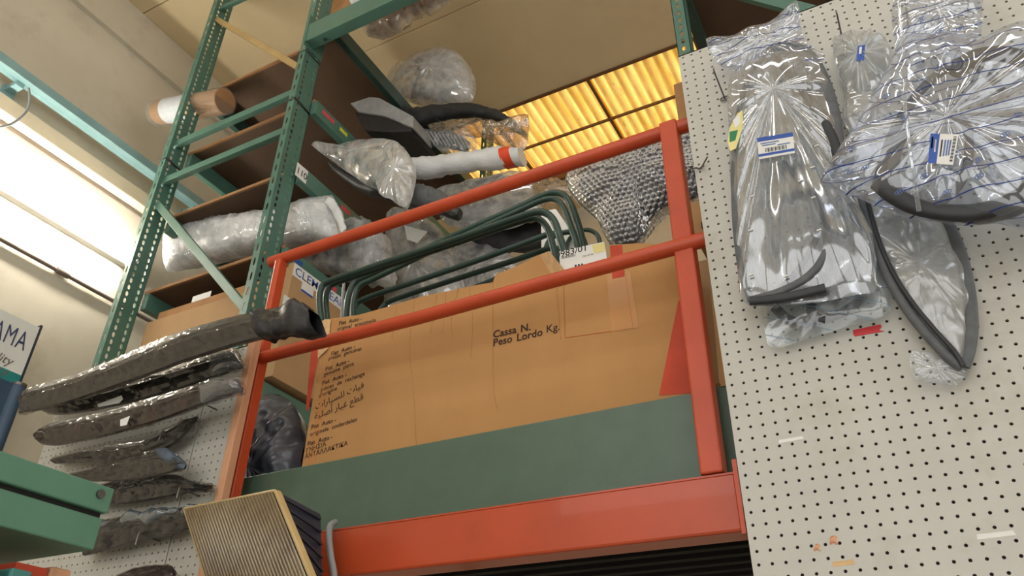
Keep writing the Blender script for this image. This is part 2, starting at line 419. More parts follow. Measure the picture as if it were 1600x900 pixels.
sheets = [(-3.9, -2.99), (-3.01, -1.91), (-1.93, -.84), (-.86, .24), (.22, 1.32), (1.30, 7)]
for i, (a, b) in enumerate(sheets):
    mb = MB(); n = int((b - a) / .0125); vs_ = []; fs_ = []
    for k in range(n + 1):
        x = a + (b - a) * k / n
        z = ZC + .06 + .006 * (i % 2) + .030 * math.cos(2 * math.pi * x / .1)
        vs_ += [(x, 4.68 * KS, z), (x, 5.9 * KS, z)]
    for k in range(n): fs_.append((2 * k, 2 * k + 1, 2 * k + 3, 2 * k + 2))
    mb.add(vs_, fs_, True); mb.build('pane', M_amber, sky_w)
for x in (-3.0, -1.92, -.85, .23):
    MB().box(x - .012, x + .012, 4.70 * KS, 5.86 * KS, ZC - .01, ZC + .03).build('batten', M_bat, sky_w)
MB().box(-3.9, 7, 5.277 * KS, 5.293 * KS, ZC - .0, ZC + .03).build('purlin', M_bat, sky_w)
# trims along the left wall
struct(MB().box(XW, XW + .05, -6, YB, 6.97, ZC).build('trim_1', M_wall, bevel=.008))
struct(MB().box(XW, XW + .10, -6, YB, 5.57, 5.70).build('trim_2', M_cream, bevel=.006))
struct(MB().box(XW, XW + .012, -6, YB, 5.53, 5.555).build('trim_3', M_pipe))
# pale blue-green rail on the wall with brackets and a cable loop
zr = 5.87
t = thing('wall_rail', 'pale blue-green steel rail running along the left wall below the ceiling', 'rail', (XW + .16, 0, zr))
MB().box(XW + .14, XW + .20, -6, YB, zr - .03, zr + .05).box(XW + .10, XW + .14, -6, YB, zr - .03, zr - .015).build('rail_channel', M_railb, t, bevel=.004)
for y in (.2, 1.85, 3.5):
    MB().box(XW, XW + .15, y - .03, y + .03, zr - .075, zr - .03).box(XW, XW + .015, y - .05, y + .05, zr - .16, zr - .02).build('bracket', M_railb, t, bevel=.003)
a, b, c_ = PX(45, 138, XW + .21), PX(38, 178, XW + .23), PX(-12, 200, XW + .2)
tag(MB().tube(smooth_path([a, PX(46, 160, XW + .24), b, PX(15, 195, XW + .22), c_], 6), .009).build('drooping_cable', M_cable), 'thin grey-blue cable drooping in a loop from the wall rail', 'cable')
# conduit
zc = 4.70
t = thing('wall_conduit', 'thin brown-grey conduit pipe running along the lower left wall', 'pipe', (XW + .03, 2, zc))
MB().tube([(XW + .03, -2, zc), (XW + .03, YB, zc)], .016).build('pipe', M_pipe, t)
cc = PX(97, 428, XW + .03); MB().tube([(XW + .03, cc.y - .05, zc), (XW + .03, cc.y + .05, zc)], .024).build('coupling', M_pipe, t)
# fluorescent light along the left wall
me_, nt, out = nt_new('lit_tube'); em = nd(nt, 'Emission', Strength=85.0); em.inputs[0].default_value = (1, .93, .80, 1); nt.links.new(em.outputs[0], out.inputs[0])
la, lb = PX(-40, 262, XW + .14), PX(212, 392, XW + .14)
zl = (la.z + lb.z) / 2
t = thing('wall_tube_light', 'lit fluorescent strip light glowing white on the left wall', 'light', (XW + .05, lb.y - .6, zl))
MB().box(XW, XW + .07, lb.y - 2.0, lb.y + .03, zl - .05, zl + .05).build('light_housing', M_white, t, bevel=.006)
for dz in (-.035, .035):
    MB().tube([(XW + .17, lb.y - 1.98, zl + dz), (XW + .17, lb.y, zl + dz)], .016, 12).build('light_tube', me_, t)
for y in (lb.y - 1.99, lb.y + .01):
    MB().box(XW + .06, XW + .195, y - .012, y + .012, zl - .06, zl + .06).build('tube_holder', M_white, t, bevel=.003)
# sign board on the left wall and the pole in front of it
XS = -5.06
def PS(u, v): return PX(u, v, XS)
sg0 = PS(62, 512); sz1 = sg0.z; sy1 = sg0.y; zA, zB = PS(36, 588).z, PS(33, 604).z
t = thing('wall_sign', 'white and teal advertising board with dark blue capital letters on the left wall', 'sign', (XS, sy1 - .5, 3.0))
MB().box(XS - .03, XS, sy1 - 1.2, sy1, 2.9, sz1).build('sign_board', M_white, t)
MB().box(XS - .035, XS + .006, sy1, sy1 + .015, 2.88, sz1 + .02).build('sign_frame', M_lampb, t)
M_teal2 = mat('teal_print', (40, 140, 140), .5); M_navy = mat('navy_print', (58, 82, 108), .5); M_ink2 = mat('navy_letter_print', (66, 72, 110), .6)
MB().box(XS, XS + .002, sy1 - 1.2, sy1, zB, zA).build('teal_band', M_teal2, t)
MB().box(XS, XS + .002, sy1 - 1.2, sy1, 2.9, zB).build('navy_band', M_navy, t)
o = text('sign_lettering', 'AMA', Vector((XS + .003, sy1 - .045, sz1 - .20)), Y_, Z_, .19, M_ink2, t, align='RIGHT', bold=0, xs=.54, spacing=1.12)
text('sign_lettering', 'quality', Vector((XS + .003, sy1 - .09, sz1 - .33)), Y_, Z_, .085, M_pipe, t, align='RIGHT', shear=.3)
text('sign_lettering', 'service', Vector((XS + .003, sy1 - .09, sz1 - .41)), Y_, Z_, .085, M_pipe, t, align='RIGHT', shear=.3)
a, b = PX(30, 604, -4.3), PX(3, 745, -4.3)
t = thing('metal_pole', 'blue-grey metal pole standing in front of the sign board', 'pole', (-4.3, a.y, 0))
MB().tube([(-4.3, a.y, 0), (-4.3, a.y, a.z)], .035, 14).build('pole_shaft', M_navy, t)
MB().tube([(-4.3, a.y, a.z), (-4.3, a.y, a.z + .015)], .037, 14).build('pole_cap', M_steel, t)

# ================================================================== tall green pallet rack (left)
YR, XB, XA = 2.6, -3.07, -4.27
rack = thing('pallet_rack', 'tall green pallet rack with slotted uprights and brown shelf boards', 'rack', ((XA + XB) / 2, 3.7, 0))
def upright(x, y, parent, wx=.055, wy=.15, z0=0.0, z1=ZC - .03):
    mb = MB(); ph = .0508; n = int((z1 - z0 - 1.9) / ph)
    zs = z1 - n * ph
    # toothed face with two columns of slots (towards +X) and slotted narrow face (towards -Y)
    mb.perf((x, y, zs), (0, 1, 0), (0, 0, 1), 2, n, wy / 2, ph, .010, .019, (-.003, 0, 0))
    mb.perf((x - wx, y, zs), (1, 0, 0), (0, 0, 1), 1, n // 2, wx, ph * 2, .008, .030, (0, .003, 0))
    mb.box(x - .003, x, y, y + wy, z0, zs); mb.box(x - wx, x, y, y + .003, z0, zs)
    mb.box(x - wx, x, y + wy - .003, y + wy, z0, z1)
    return mb.build('upright', M_rgreen, parent)
upright(XB, YR, rack); upright(XA, YR, rack)
upright(XB + .12, 4.9, rack); upright(XA + .05, 4.9, rack)
def zY(u, v, Y): return PY(u, v, Y).z
xa, xb = XA - .02, XB - .03
def brace(p, q, wd=.045, ht=.03, mm=None): return MB().bar(p, q, ht, wd, up=(0, 0, 1)).build('brace', mm or M_rgreen, rack, bevel=.003)
yb_ = YR + .05
for px in (((277, 222), (458, 151)), ((252, 291), (440, 203))):
    (p, q) = px; z = (zY(*p, yb_) + zY(*q, yb_)) / 2
    brace((xa, yb_, z), (xb, yb_, z), .055, .04)
brace(PY(338, 30, yb_), PY(466, 105, yb_), mm=mat('tan_brace', (178, 152, 104), .5)); brace(PY(246, 318, yb_), PY(388, 488, yb_), .055)  # top brace coloured tan, the other braces rack green
brace(PY(345, 14, yb_), PY(420, -20, yb_))
# shelves: boards with side beams along Y
shelf_z = [6.17, 5.53, 4.93, 4.30, 3.42]
for i, z in enumerate(shelf_z):
    MB().box(XA - .0, XB + .02 + (.14 if i == 0 else 0), YR + .17, 4.98, z, z + .022).build('shelf_board', M_brown, rack)
    MB().box(XA - .0, XB + .02 + (.14 if i == 0 else 0), YR + .155, YR + .17, z, z + .023).build('board_edge', M_bedge, rack)
    for s, xx in ((0, XA + .01), (1, XB if i else XB + .14)):
        bm_ = MB().box(xx, xx + .05, YR + (.152 if not (i == 0 and s) else .06), 4.9, z - .125, z - .003)
        bo = bm_.build('beam', M_rgreen if i else M_dgreen, rack, bevel=.004)
        if s and i in (1, 2, 3):
            st = {1: ((510, 143, 528, 160, M_pink), (537, 167, 548, 180, M_yel), (560, 192, 572, 206, M_pink)),
                  2: ((537, 298, 551, 312, M_pink),), 3: ((458, 371, 463, 376, M_pink), (463, 376, 477, 388, M_blue), (520, 421, 530, 429, M_pink))}[i]
            for u0, v0, u1, v1, mm in st:
                p, q = PX(u0, v0, xx + .05), PX(u1, v1, xx + .05); zz = z - .05
                MB().box(xx + .05, xx + .0506, p.y, q.y, zz - .016, zz + .016).build('sticker', mm, bo)
            if i == 2:
                p, q = PX(471, 228, xx + .05), PX(486, 246, xx + .05)
                MB().box(xx + .05, xx + .0506, p.y - .005, q.y, z - .115, z - .01).build('location_card', M_white, bo)
                text('card_digits', '110', Vector((xx + .0512, (p.y + q.y) / 2, z - .088)), Y_, Z_, .07, M_black, bo, align='CENTER', bold=.01, spacing=.95)['kind'] = 'stuff'
# cable ties round the uprights
for x, (u, v) in ((XB, (467, 150)), (XA, (262, 246))):
    z = zY(u, v, YR); e = .004
    MB().tube([(x - .055 - e, YR - e, z), (x + e, YR - e, z), (x + e, YR + .15 + e, z - .02), (x - .055 - e, YR + .15 + e, z - .02)], .008, 6, True).build('cable_tie', M_tie, rack)
z = zY(478, 78, YR); MB().tube([(XB - .06, YR - .004, z), (XB + .004, YR - .004, z), (XB + .004, YR + .154, z), (XB - .06, YR + .154, z)], .004, 6, True).build('cable_tie', M_tie, rack)
# tie beam across the aisle
zb0, zb1 = zY(492, 64, YR), zY(497, 38, YR)
t = thing('aisle_tie_beam', 'green box beam crossing from the rack upright to upper right', 'beam', (-2.3, YR - .03, zb0))
MB().box(XB + .005, -.45, YR - .03, YR + .055, zb0, zb1).build('box_beam', M_rgreen, t, bevel=.004)
MB().box(XB + .005, XB + .012, YR - .035, YR + .15, zb0 - .03, zb1 + .10).build('end_plate', M_rgreen, t)
MB().tube([(XB + .15, YR + .02, zb0), (XB + .15, YR + .02, zb0 - .012)], .012, 8).build('bolt', M_steel, t)

# ================================================================== rack on the right, behind the pegboard
t = thing('neighbouring_rack', 'green slotted rack upright behind the top of the white pegboard', 'rack', (-.2, 3.2, 0))
xc0, xc1 = PY(1053, 40, YR).x, PY(1074, 40, YR).x
mb = MB(); n = int(5.0 / .0508)
mb.perf((xc0, YR, ZC - .03 - n * .0508), (1, 0, 0), (0, 0, 1), 1, n, xc1 - xc0, .0508, .010, .017, (0, .003, 0))
mb.box(xc1 - .003, xc1, YR, YR + .08, 0, ZC - .03); mb.box(xc0, xc1, YR, YR + .003, 0, ZC - .03 - n * .0508); mb.box(xc0, xc0 + .003, YR, YR + .08, 0, ZC - .03)
mb.build('upright', M_rgreen, t)
mb = MB(); mb.box(xc0 + 1.15, xc1 + 1.15, YR, YR + .08, 0, ZC - .03); mb.build('upright', M_rgreen, t)
zs_ = PY(1100, 30, YR + .1).z
MB().box(xc0 - .02, xc0 + 1.25, YR + .06, 5.0, zs_ + .50, zs_ + .525).build('shelf_board', M_brown, t)
MB().box(xc0, xc0 + .05, YR + .09, 5.0, zs_ + .40, zs_ + .5).build('beam', M_dgreen, t)
MB().box(xc0 - .02, xc0 + 1.25, YR + .06, 5.0, 3.55, 3.575).build('shelf_board', M_brown, t)
b0_, b1_ = PY(1150, -12, YR + .04), PY(1300, 28, YR + .04); sl_ = (b1_ - b0_) / (b1_.x - b0_.x)
MB().bar(b0_ + sl_ * (xc0 + .02 - b0_.x), b0_ + sl_ * (xc0 + 1.17 - b0_.x), .03, .06).build('brace', M_rgreen, t)
MB().bar((xc0 + .02, YR + .04, zs_ - .9), (xc0 + 1.17, YR + .04, zs_ - .9), .03, .06).build('brace', M_rgreen, t)
bx = PY(1052, 132, 2.75)
tag(MB().box(bx.x, bx.x + .45, 2.75, 3.15, 3.577, bx.z).build('shipping_carton', M_brownb, bevel=.004), 'brown carton corner beside the skylight behind the pegboard edge', 'box')

# ================================================================== pegboard walls
YP = 1.60
def pegboard(name, label, x0, x1, z0, z1):
    t = thing(name, label, 'pegboard', ((x0 + x1) / 2, YP + .006, z0))
    p = .0254; nu = int(round((x1 - x0) / p)); nv = int(round((z1 - z0) / p))
    mb = MB().perf((x0, YP, z0), (1, 0, 0), (0, 0, 1), nu, nv, (x1 - x0) / nu, (z1 - z0) / nv, .0034, .0034, (0, .005, 0))
    mb.build('perforated_sheet', M_peg, t)
    MB().box(x0, x1, YP + .0051, YP + .02, z0, z1).build('backing', M_pegb, t)
    for zz in (z0 + .002, z1 - .002): MB().box(x0, x1, YP, YP + .005, zz - .002, zz + .002).build('edge_strip', M_peg, t)
    for xx in (x0 + .001, x1 - .001): MB().box(xx - .001, xx + .001, YP + .0002, YP + .005, z0 + .004, z1 - .004).build('edge_strip', M_peg, t)
    return t
zt = PY(1060, 88, YP).z
peg = pegboard('pegboard_panel', 'large white pegboard on the right with bagged weatherstrips hung on it', -.322, .88, zt - 66 * .0254, zt)
# marks on the board
for u, v, wd, ht, mm, nm in ((1236, 687, .05, .008, M_white, 'paint_scrape'), (1556, 836, .06, .010, M_white, 'paint_scrape'), (1318, 880, .04, .010, M_cardd, 'tape_residue')):
    p = PY(u, v, YP); quad(nm, [p + X_ * a + Z_ * b for a, b in ((-wd / 2, -ht / 2), (wd / 2, -ht / 3), (wd / 2.2, ht / 2), (-wd / 2.1, ht / 2.4))], mm, peg, .0004)
for u, v, s_ in ((1303, 844, .009), (1277, 856, .008)):
    p = PY(u, v, YP); mb = MB(); pouch(mb, [p + X_ * (s_ * a) + Z_ * (s_ * b) for a, b in ((-1, -.8), (.6, -1), (1, .4), (.2, 1), (-.7, .7))], (0, -1, 0), .004, 3, 12, .003, 4, smooth=1); mb.build('torn_fibre', M_wood, peg)
rt = [PY(u, v, YP) for u, v in ((1333, 516), (1376, 507), (1378, 511), (1374, 516), (1382, 518), (1352, 523), (1336, 526), (1333, 522))]
M_rtape = mat('red_tape', (206, 40, 44), .4)
quad('red_tape', rt, M_rtape, peg, .0012)

xlR = PY(260 + 520 / 4.5, 560 + 300 / 4.5, YP).x
seam = -1.99
ztl = PY(392, 538, YP).z
peg2 = pegboard('pegboard_panel', 'narrow white pegboard strip next to the red railing post', seam + .002, xlR, ztl - 40 * .0254, ztl)
peg3 = pegboard('pegboard_panel', 'white pegboard on the left behind the hung dark wrapped bundles', -2.79, seam - .002, ztl - 40 * .0254, ztl)
tag(MB().box(xlR + .001, xlR + .03, YP - .02, YP + .010, 0, ztl + .02).build('wood_strip', M_wood, bevel=.003), 'raw pinkish wooden strip along the edge of the left pegboard', 'strip')
tag(MB().box(-2.93, -2.795, YP - .01, YP + .02, 0, ztl - .32).build('cream_board', M_cream, bevel=.003), 'cream board edge left of the pegboard above the green beam', 'board')

# ================================================================== red railing, beams, kick panel
YG = 1.66; YK = 1.72
rail = thing('safety_railing', 'red steel safety railing with two posts and two round rails', 'railing', (-1.12, YG, 2.15))
zt1 = PY(1045, 188, YG - .025).z; zbm = PY(820, 781, YG - .03).z
xl0, xl1 = -1.84, -1.814
xr0, xr1 = -.411, -.361
MB().box(xl0, xl1, YG - .028, YG + .012, zbm - .12, zt1 - .035).build('post', M_red, rail, bevel=.005)
MB().box(xr0, xr1, YG - .028, YG + .022, zbm, zt1).build('post', M_red, rail, bevel=.005)
zu = (PY(440, 409, YG).z + PY(1030, 206, YG).z) / 2 + .002; zl_ = (PY(410, 564, YG).z + PY(1050, 396, YG).z) / 2
MB().tube([(xl0 - .05, YG, zu), (-.318, YG, zu)], .0215, 20).build('rail', M_red, rail)
MB().tube([(xl0 - .02, YG - .02, zl_), (xl1 + .1, YG - .02, zl_), (-1.2, YG - .02, zl_ - .006), (-.8, YG - .02, zl_ - .002), (-.318, YG - .02, zl_)], .0205, 20).build('rail', M_red, rail)
# orange-red front beam
zb0_, zb1_ = PY(1168, 829, YG - .03).z, PY(1155, 736, YG - .03).z
t = thing('front_beam', 'wide orange-red steel beam under the green kick panel', 'beam', (-1.1, YG, zb0_))
MB().box(-1.92, -.335, YG - .03, YG + .05, zb0_, zb1_).build('beam_web', M_orange, t, bevel=.006)
MB().box(-1.92, -.335, YG - .031, YG + .09, zb1_ - .004, zb1_).build('beam_flange', M_orange, t)
MB().box(-.335, -.326, YG - .05, YG + .1, zb0_ - .01, zb1_ + .02).build('end_plate', M_red, t)
# deck under the load
t = thing('deck', 'dark ribbed steel deck seen from below under the front beam', 'deck', (-1.1, 2.2, zb0_ + .05))
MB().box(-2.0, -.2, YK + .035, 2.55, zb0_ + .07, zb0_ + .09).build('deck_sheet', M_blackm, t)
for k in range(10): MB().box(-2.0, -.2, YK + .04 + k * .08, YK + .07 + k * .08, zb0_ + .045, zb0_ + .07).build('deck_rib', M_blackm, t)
# green kick panel
YK = 1.72
kt = (PY(475, 728, YK).z + PY(1085, 613, YK).z) / 2
t = thing('kick_panel', 'flat dull green steel kick panel in front of the cardboard box', 'panel', (-1.1, YK, zb1_))
MB().box(-1.88, -.335, YK, YK + .012, zb1_ - .1, kt).build('panel_sheet', M_pgreen, t, bevel=.003)
MB().box(-1.88, -.335, YK + .012, YK + .03, kt - .012, kt).build('panel_lip', M_pgreen, t)

# ================================================================== big cardboard box
YX = 1.775
box = thing('cardboard_box', 'large torn cardboard box with printed text standing behind the red railing', 'box', (-1.07, YX + .2, zb0_ + .09))
def B(u, v, d=0.0): return PY(u, v, YX - d)
topline = [(509, 499), (560, 492), (600, 481), (622, 474), (660, 463), (682, 458), (700, 455), (735, 447), (770, 441), (775, 428), (800, 419), (822, 409), (843, 398), (862, 428), (905, 415), (952, 400), (953, 383), (1000, 380), (1035, 383), (1060, 390)]
poly = [B(u, v) for u, v in topline]
xr = PY(1072, 470, YX).x; xl = B(509, 499).x
poly = poly[:-1] + [Vector((xr, YX, poly[-1].z))]
zbot = zb0_ + .092
front = [Vector((xl, YX, zbot))] + poly + [Vector((xr, YX, zbot))]
MB().prism(list(reversed(front)), (0, .006, 0)).build('front_wall', M_card, box)
DB = .52
MB().box(xl, xl + .006, YX + .007, YX + DB, zbot, poly[0].z - .002).build('side_wall', M_card, box)
MB().box(xr - .006, xr, YX + .007, YX + DB, zbot, poly[-1].z).build('side_wall', M_card, box)
MB().box(xl, xr, YX + DB, YX + DB + .006, zbot, poly[0].z - .12).build('back_wall', M_card, box)
MB().box(xl + .007, xr - .007, YX + .007, YX + DB - .001, zbot, zbot + .006).build('bottom', M_card, box)
# corner strip of bare corrugation at the left edge, torn flap by the label
cs = [B(498, 505, .004), B(509, 499, .004), B(517, 500, .004), B(513, 545, .004), B(497, 560, .004)]
MB().prism(cs, (0, -.002, 0)).build('torn_edge', M_cardd, box)
fl = [B(843, 398, .003), B(858, 392, .05), B(884, 424, .05), B(862, 432, .003)]
MB().prism(fl, (0, .004, .0)).build('torn_flap', M_cardd, box)
# creases as raised folds
for pts in (((697, 455), (691, 520)), ((716, 450), (705, 500), (708, 530)), ((683, 460), (672, 520)), ((620, 475), (612, 530)), ((771, 440), (770, 480), (771, 600), (778, 640)), ((868, 430), (872, 480), (876, 530)), ((648, 466), (640, 540), (646, 610), (650, 695)), ((733, 447), (738, 500), (735, 560))):
    MB().tube(smooth_path([B(u, v, .0005) for u, v in pts], 5), .0018, 6, ratio=.6).build('crease', M_card, box)
# printed red bands, frame and lettering on the front
def band(nm, px, mm, d=.0008): quad(nm, [B(u, v, .0005) for u, v in px], mm, box, d)
band('printed_band', ((490, 505), (498, 508), (500, 545), (482, 642), (478, 640)), M_redink)
band('printed_band', ((1030, 618), (1060, 470), (1072, 470), (1088, 614)), M_redink)
band('printed_band', ((953, 384), (972, 383), (976, 432), (957, 436)), M_redink)
fr = ((880, 432), (976, 424), (989, 513), (883, 528))
for a, b in zip(fr, fr[1:] + fr[:1]):
    MB().tube([B(*a, .0006), B(*b, .0006)], .0011, 4, ratio=.3).build('printed_frame_line', M_redline, box)
band('tape_strip', ((948, 430), (985, 424), (998, 512), (955, 519)), M_tape, .0004)
band('tape_strip', ((519, 500), (531, 499), (492, 725), (480, 727)), M_tape, .0003)
def btext(s, u, v, u2, v2, size, up=None, mm=M_ink, bold=.012, spacing=1.0, shear=0):
    o = B(u, v, .0012); d = B(u2, v2, .0012) - o
    yd = Vector((-d.z, 0, d.x))
    return text('printed_text', s, o, d, yd, size, mm, box, bold=bold, spacing=spacing, shear=shear)
for s_, u, v in (('Cassa', 770, 528), ('N.', 813, 519), ('Peso', 770, 541), ('Lordo', 807, 533), ('Kg.', 853, 520)):
    btext(s_, u, v, u + 57, v - 13, .034, bold=.009 if 'g' in s_ else .018, spacing=1.0)
ln = [('Fiat  Auto -', 529, 508, 567, 500), ('original  ersatzteile', 526, 517, 590, 502),
      ('Fiat  Auto -', 517, 556, 550, 545), ('piezas  genuinas', 513, 563, 558, 549),
      ('Fiat  Auto -', 508, 580, 540, 568), ('genuine  parts', 506, 588, 543, 574),
      ('Fiat  Auto -', 503, 602, 535, 590), ('pièces  de  rechange', 501, 612, 554, 592), ("d'origine", 498, 622, 520, 612)]
ln += [('Fiat  Auto -', 486, 671, 520, 660), ('originele  onderdelen', 484, 682, 536, 665),
       ('Fiat  Auto -', 480, 697, 510, 688), ('ΓΝΗΣΙΑ', 478, 708, 505, 698), ('ΑΝΤΑΛΛΑΚΤΙΚΑ', 476, 717, 510, 706)]
for s_, u, v, u2, v2 in ln: btext(s_, u, v, u2, v2, .0215, bold=.006 if ord(s_[0]) > 300 or 'g' in s_ else .014)
ar1 = '\ufe95\ufe8e\ufbfe\ufed3'; ar1 = '\u0627\u062a'  # visual order strings are set below
A1 = ''.join(('\ufe95', '\ufe8d', '\u0631', '\ufe8e', '\ufef4', '\ufeb4', '\ufee0', '\ufedf', ' ', '\ufe95', '\ufe8e', '\ufef4', '\ufed3'))
A2 = ''.join(('\ufe94', '\ufef4', '\ufee0', '\ufebb', '\ufe83', ' ', '\u0631', '\ufe8e', '\ufef4', '\ufecf', ' ', '\ufeca', '\ufec4', '\ufed7'))
btext(A1, 493, 640, 536, 620, .032, bold=.0); btext(A2, 491, 656, 538, 636, .032, bold=.0)
# white shipping label on the box
lab = [B(874, 393, .002), B(944, 378, .002), B(950, 411, .002), B(876, 432, .002)]
lb_ = quad('shipping_label', lab, M_white, box, .0008)
def ltext(s, u, v, u2, v2, size, **k):
    o = B(u, v, .0032); d = B(u2, v2, .0032) - o
    return text('label_print', s, o, d, Vector((-d.z, 0, d.x)), size, M_black, lb_, **k)
ltext('0983/01', 868, 404, 917, 391, .032, bold=.01)
quad('label_patch', [B(u, v, .0030) for u, v in ((925, 383), (943, 379), (947, 392), (928, 396))], M_yellow, lb_, .0004)
for k in range(14):
    u = 877 + k * 1.6; MB().prism([B(u, 405 - k * .35, .003), B(u + (.9 if k % 3 else .5), 404.7 - k * .35, .003), B(u + (.9 if k % 3 else .5), 401 - k * .35, .003), B(u, 401.3 - k * .35, .003)], (0, -.0003, 0)).build('barcode_bar', M_black, lb_)
for k in range(3): MB().prism([B(898 + k * 5, 419 - k, .003), B(901 + k * 5, 418.5 - k, .003), B(901 + k * 5, 413.5 - k, .003), B(898 + k * 5, 414 - k, .003)], (0, -.0003, 0)).build('printed_mark', M_black, lb_)
ltext('DEP 07 96', 910, 402, 932, 397, .008); ltext('793', 936, 394, 943, 392, .008)

# ================================================================== bent green tubes standing in the box
def bent(px, Y, label, r=.0115, mm=None, per=6):
    pts = smooth_path([PY(u, v, Y) for u, v in px], per)
    return tag(MB().tube(pts, r, 12).build('bent_tube', mm or M_dgreen), label, 'tube', 'bent green tubes in the box')
bent(((508, 560), (503, 510), (499, 470), (503, 448), (518, 438), (560, 424), (700, 378), (800, 343), (835, 332), (853, 333), (866, 346), (876, 375), (888, 420), (893, 470)), 1.86, 'green bent tube nearest the railing, longest and lowest arch', .0125)
bent(((516, 555), (512, 505), (509, 470), (514, 450), (530, 440), (600, 417), (700, 384), (800, 350), (828, 342), (843, 343), (856, 358), (864, 385), (872, 420), (876, 470)), 1.90, 'green bent tube tucked just inside the longest one', .0115)
bent(((545, 560), (541, 500), (545, 462), (556, 440), (580, 428), (700, 372), (800, 328), (850, 305), (873, 302), (888, 312), (900, 340), (912, 385), (918, 440)), 2.06, 'green bent tube with the tall arch on the right', .0125)
bent(((560, 560), (553, 500), (553, 470), (562, 447), (590, 433), (700, 380), (800, 334), (845, 314), (866, 311), (879, 322), (890, 348), (903, 390), (906, 440)), 2.02, 'green bent tube nested under the tall right arch', .011)
bent(((556, 560), (552, 500), (556, 478), (572, 466), (640, 443), (740, 409), (830, 376), (858, 366), (872, 368), (880, 384), (884, 420)), 2.10, 'green bent tube in the middle row running low across the box', .0115)
bent(((600, 560), (594, 495), (600, 478), (616, 468), (700, 440), (800, 408), (846, 392), (866, 388), (878, 396), (884, 430)), 2.16, 'green bent tube in the middle row with a worn shiny edge', .0115)
bent(((640, 560), (634, 505), (642, 486), (660, 477), (740, 450), (830, 414), (870, 402), (884, 408), (890, 440)), 2.20, 'lowest dark green bent tube near the torn cardboard', .0115)
bent(((850, 440), (852, 395), (862, 372), (884, 363), (904, 366), (914, 382), (918, 430)), 2.22, 'short dark loop of green tube behind the shipping label', .011)
bent(((880, 440), (884, 390), (896, 366), (916, 359), (932, 366), (938, 385), (941, 430)), 2.26, 'short loop of green tube rightmost behind the shipping label', .009)
tag(MB().tube([PY(538, 436, 2.0), PY(535, 470, 2.0), PY(533, 540, 2.0)], .006, 8).build('thin_rod', M_cable), 'thin light grey rod upright between the green tubes', 'rod')

# ================================================================== hooks on the right pegboard
def hook(u, v, L, rise, label, ring=True):
    b = PY(u, v, YP - .002)
    mb = MB().tube(smooth_path([b, b + Vector((0, -L * .9, 0)), b + Vector((0, -L, rise))], 5), .0022, 8)
    o = mb.build('peg_hook', M_steel)
    tag(o, label, 'hook', 'pegboard hooks')
    if ring:
        MB().tube([b + Vector((math.cos(a) * .012, -.004, math.sin(a) * .006)) for a in [k * math.pi / 6 for k in range(12)]], .002, 6, True).build('hook_ring', M_steel, o)
    return o
hook(1133, 155, .11, .012, 'empty steel hook on the pegboard beside the upper left bag')
hook(1317, 66, .10, .012, 'steel hook above the small crumpled bag with a blue label', False)
hook(1419, 40, .12, .012, 'steel hook at the top of the large blue lined bag', False)
hook(1513, 24, .12, .012, 'steel hook with a small ring above the large blue lined bag')
b = PY(1095, 262, YP - .003)
tag(MB().tube(smooth_path([b + Vector((-.028, -.02, -.012)), b + Vector((-.012, -.005, 0)), b, b + Vector((.025, -.02, .012))], 5), .0022, 8).tube([b + Vector((0, -.001, 0)), b + Vector((.012, -.02, -.014))], .002, 6).build('peg_hook', M_steel), 'small bent wire hook near the left edge of the right pegboard', 'hook', 'pegboard hooks')

# ================================================================== bagged weatherstrips on the right pegboard
NB = (0, -1, 0)
def strip(px, Y, r, mm, parent, ratio=.55, name='weatherstrip', per=8, closed=False, dy=None):
    pts = [PY(u, v, Y - (0 if dy is None else dy[i % len(dy)])) for i, (u, v) in enumerate(px)]
    return MB().tube(smooth_path(pts, per, closed), r, 10, closed=closed, up=(0, 1, 0), ratio=ratio).build(name, mm, parent)
def px(lst, Y): return [PY(u, v, Y) for u, v in lst]
def bagroot(name, label, u, v, Y, cat='bag'):
    p = PY(u, v, Y); return thing(name, label, cat, p, 'bagged weatherstrips on the pegboard')
def logo_marks(parent, spots, Y, mm, s=.011, rot=.35):
    for u, v in spots:
        c = PY(u, v, Y); e1 = Vector((math.cos(rot), 0, math.sin(rot))); e2 = Vector((-math.sin(rot), 0, math.cos(rot)))
        mb = MB().tube([c + e1 * (math.cos(a) * s) + e2 * (math.sin(a) * s * .55) for a in [k * math.pi / 8 for k in range(16)]], .0008, 4, True)
        for q in (-.35, .35): mb.bar(c + e1 * (s * q - s * .12) - e2 * (s * .4), c + e1 * (s * q + s * .12) + e2 * (s * .4), .0014, .0014, up=(0, 1, 0))
        mb.bar(c - e1 * (s * .35), c + e1 * (s * .35) + e2 * (s * .05), .0012, .0012, up=(0, 1, 0))
        o = mb.build('printed_logo', mm, parent); o['kind'] = 'stuff'
M_logo = mat('pale_blue_logo_print', (92, 116, 170), .6); M_logog = mat('grey_logo_print', (150, 168, 180), .6)

# bag 2: rear bag below the first (built first, lies against the board)
Y2 = 1.575
t = bagroot('weatherstrip_bag', 'clear bag with a black strip peeking out below the large loop bag', 1300, 540, Y2)
mb = MB(); pouch(mb, px([(1196, 470), (1200, 541), (1250, 533), (1330, 508), (1393, 488), (1378, 420), (1362, 345), (1330, 320), (1280, 360), (1230, 430)], Y2), NB, .012, 10, 80, .004, 2, folds=6, back=.6); mb.build('bag_film', F_lineg, t)
strip([(1210, 480), (1240, 502), (1290, 497), (1330, 480), (1350, 452), (1352, 420), (1335, 390)], Y2, .011, M_rubber, t)
strip([(1265, 470), (1272, 496), (1290, 499)], Y2 - .004, .010, M_rubber, t)

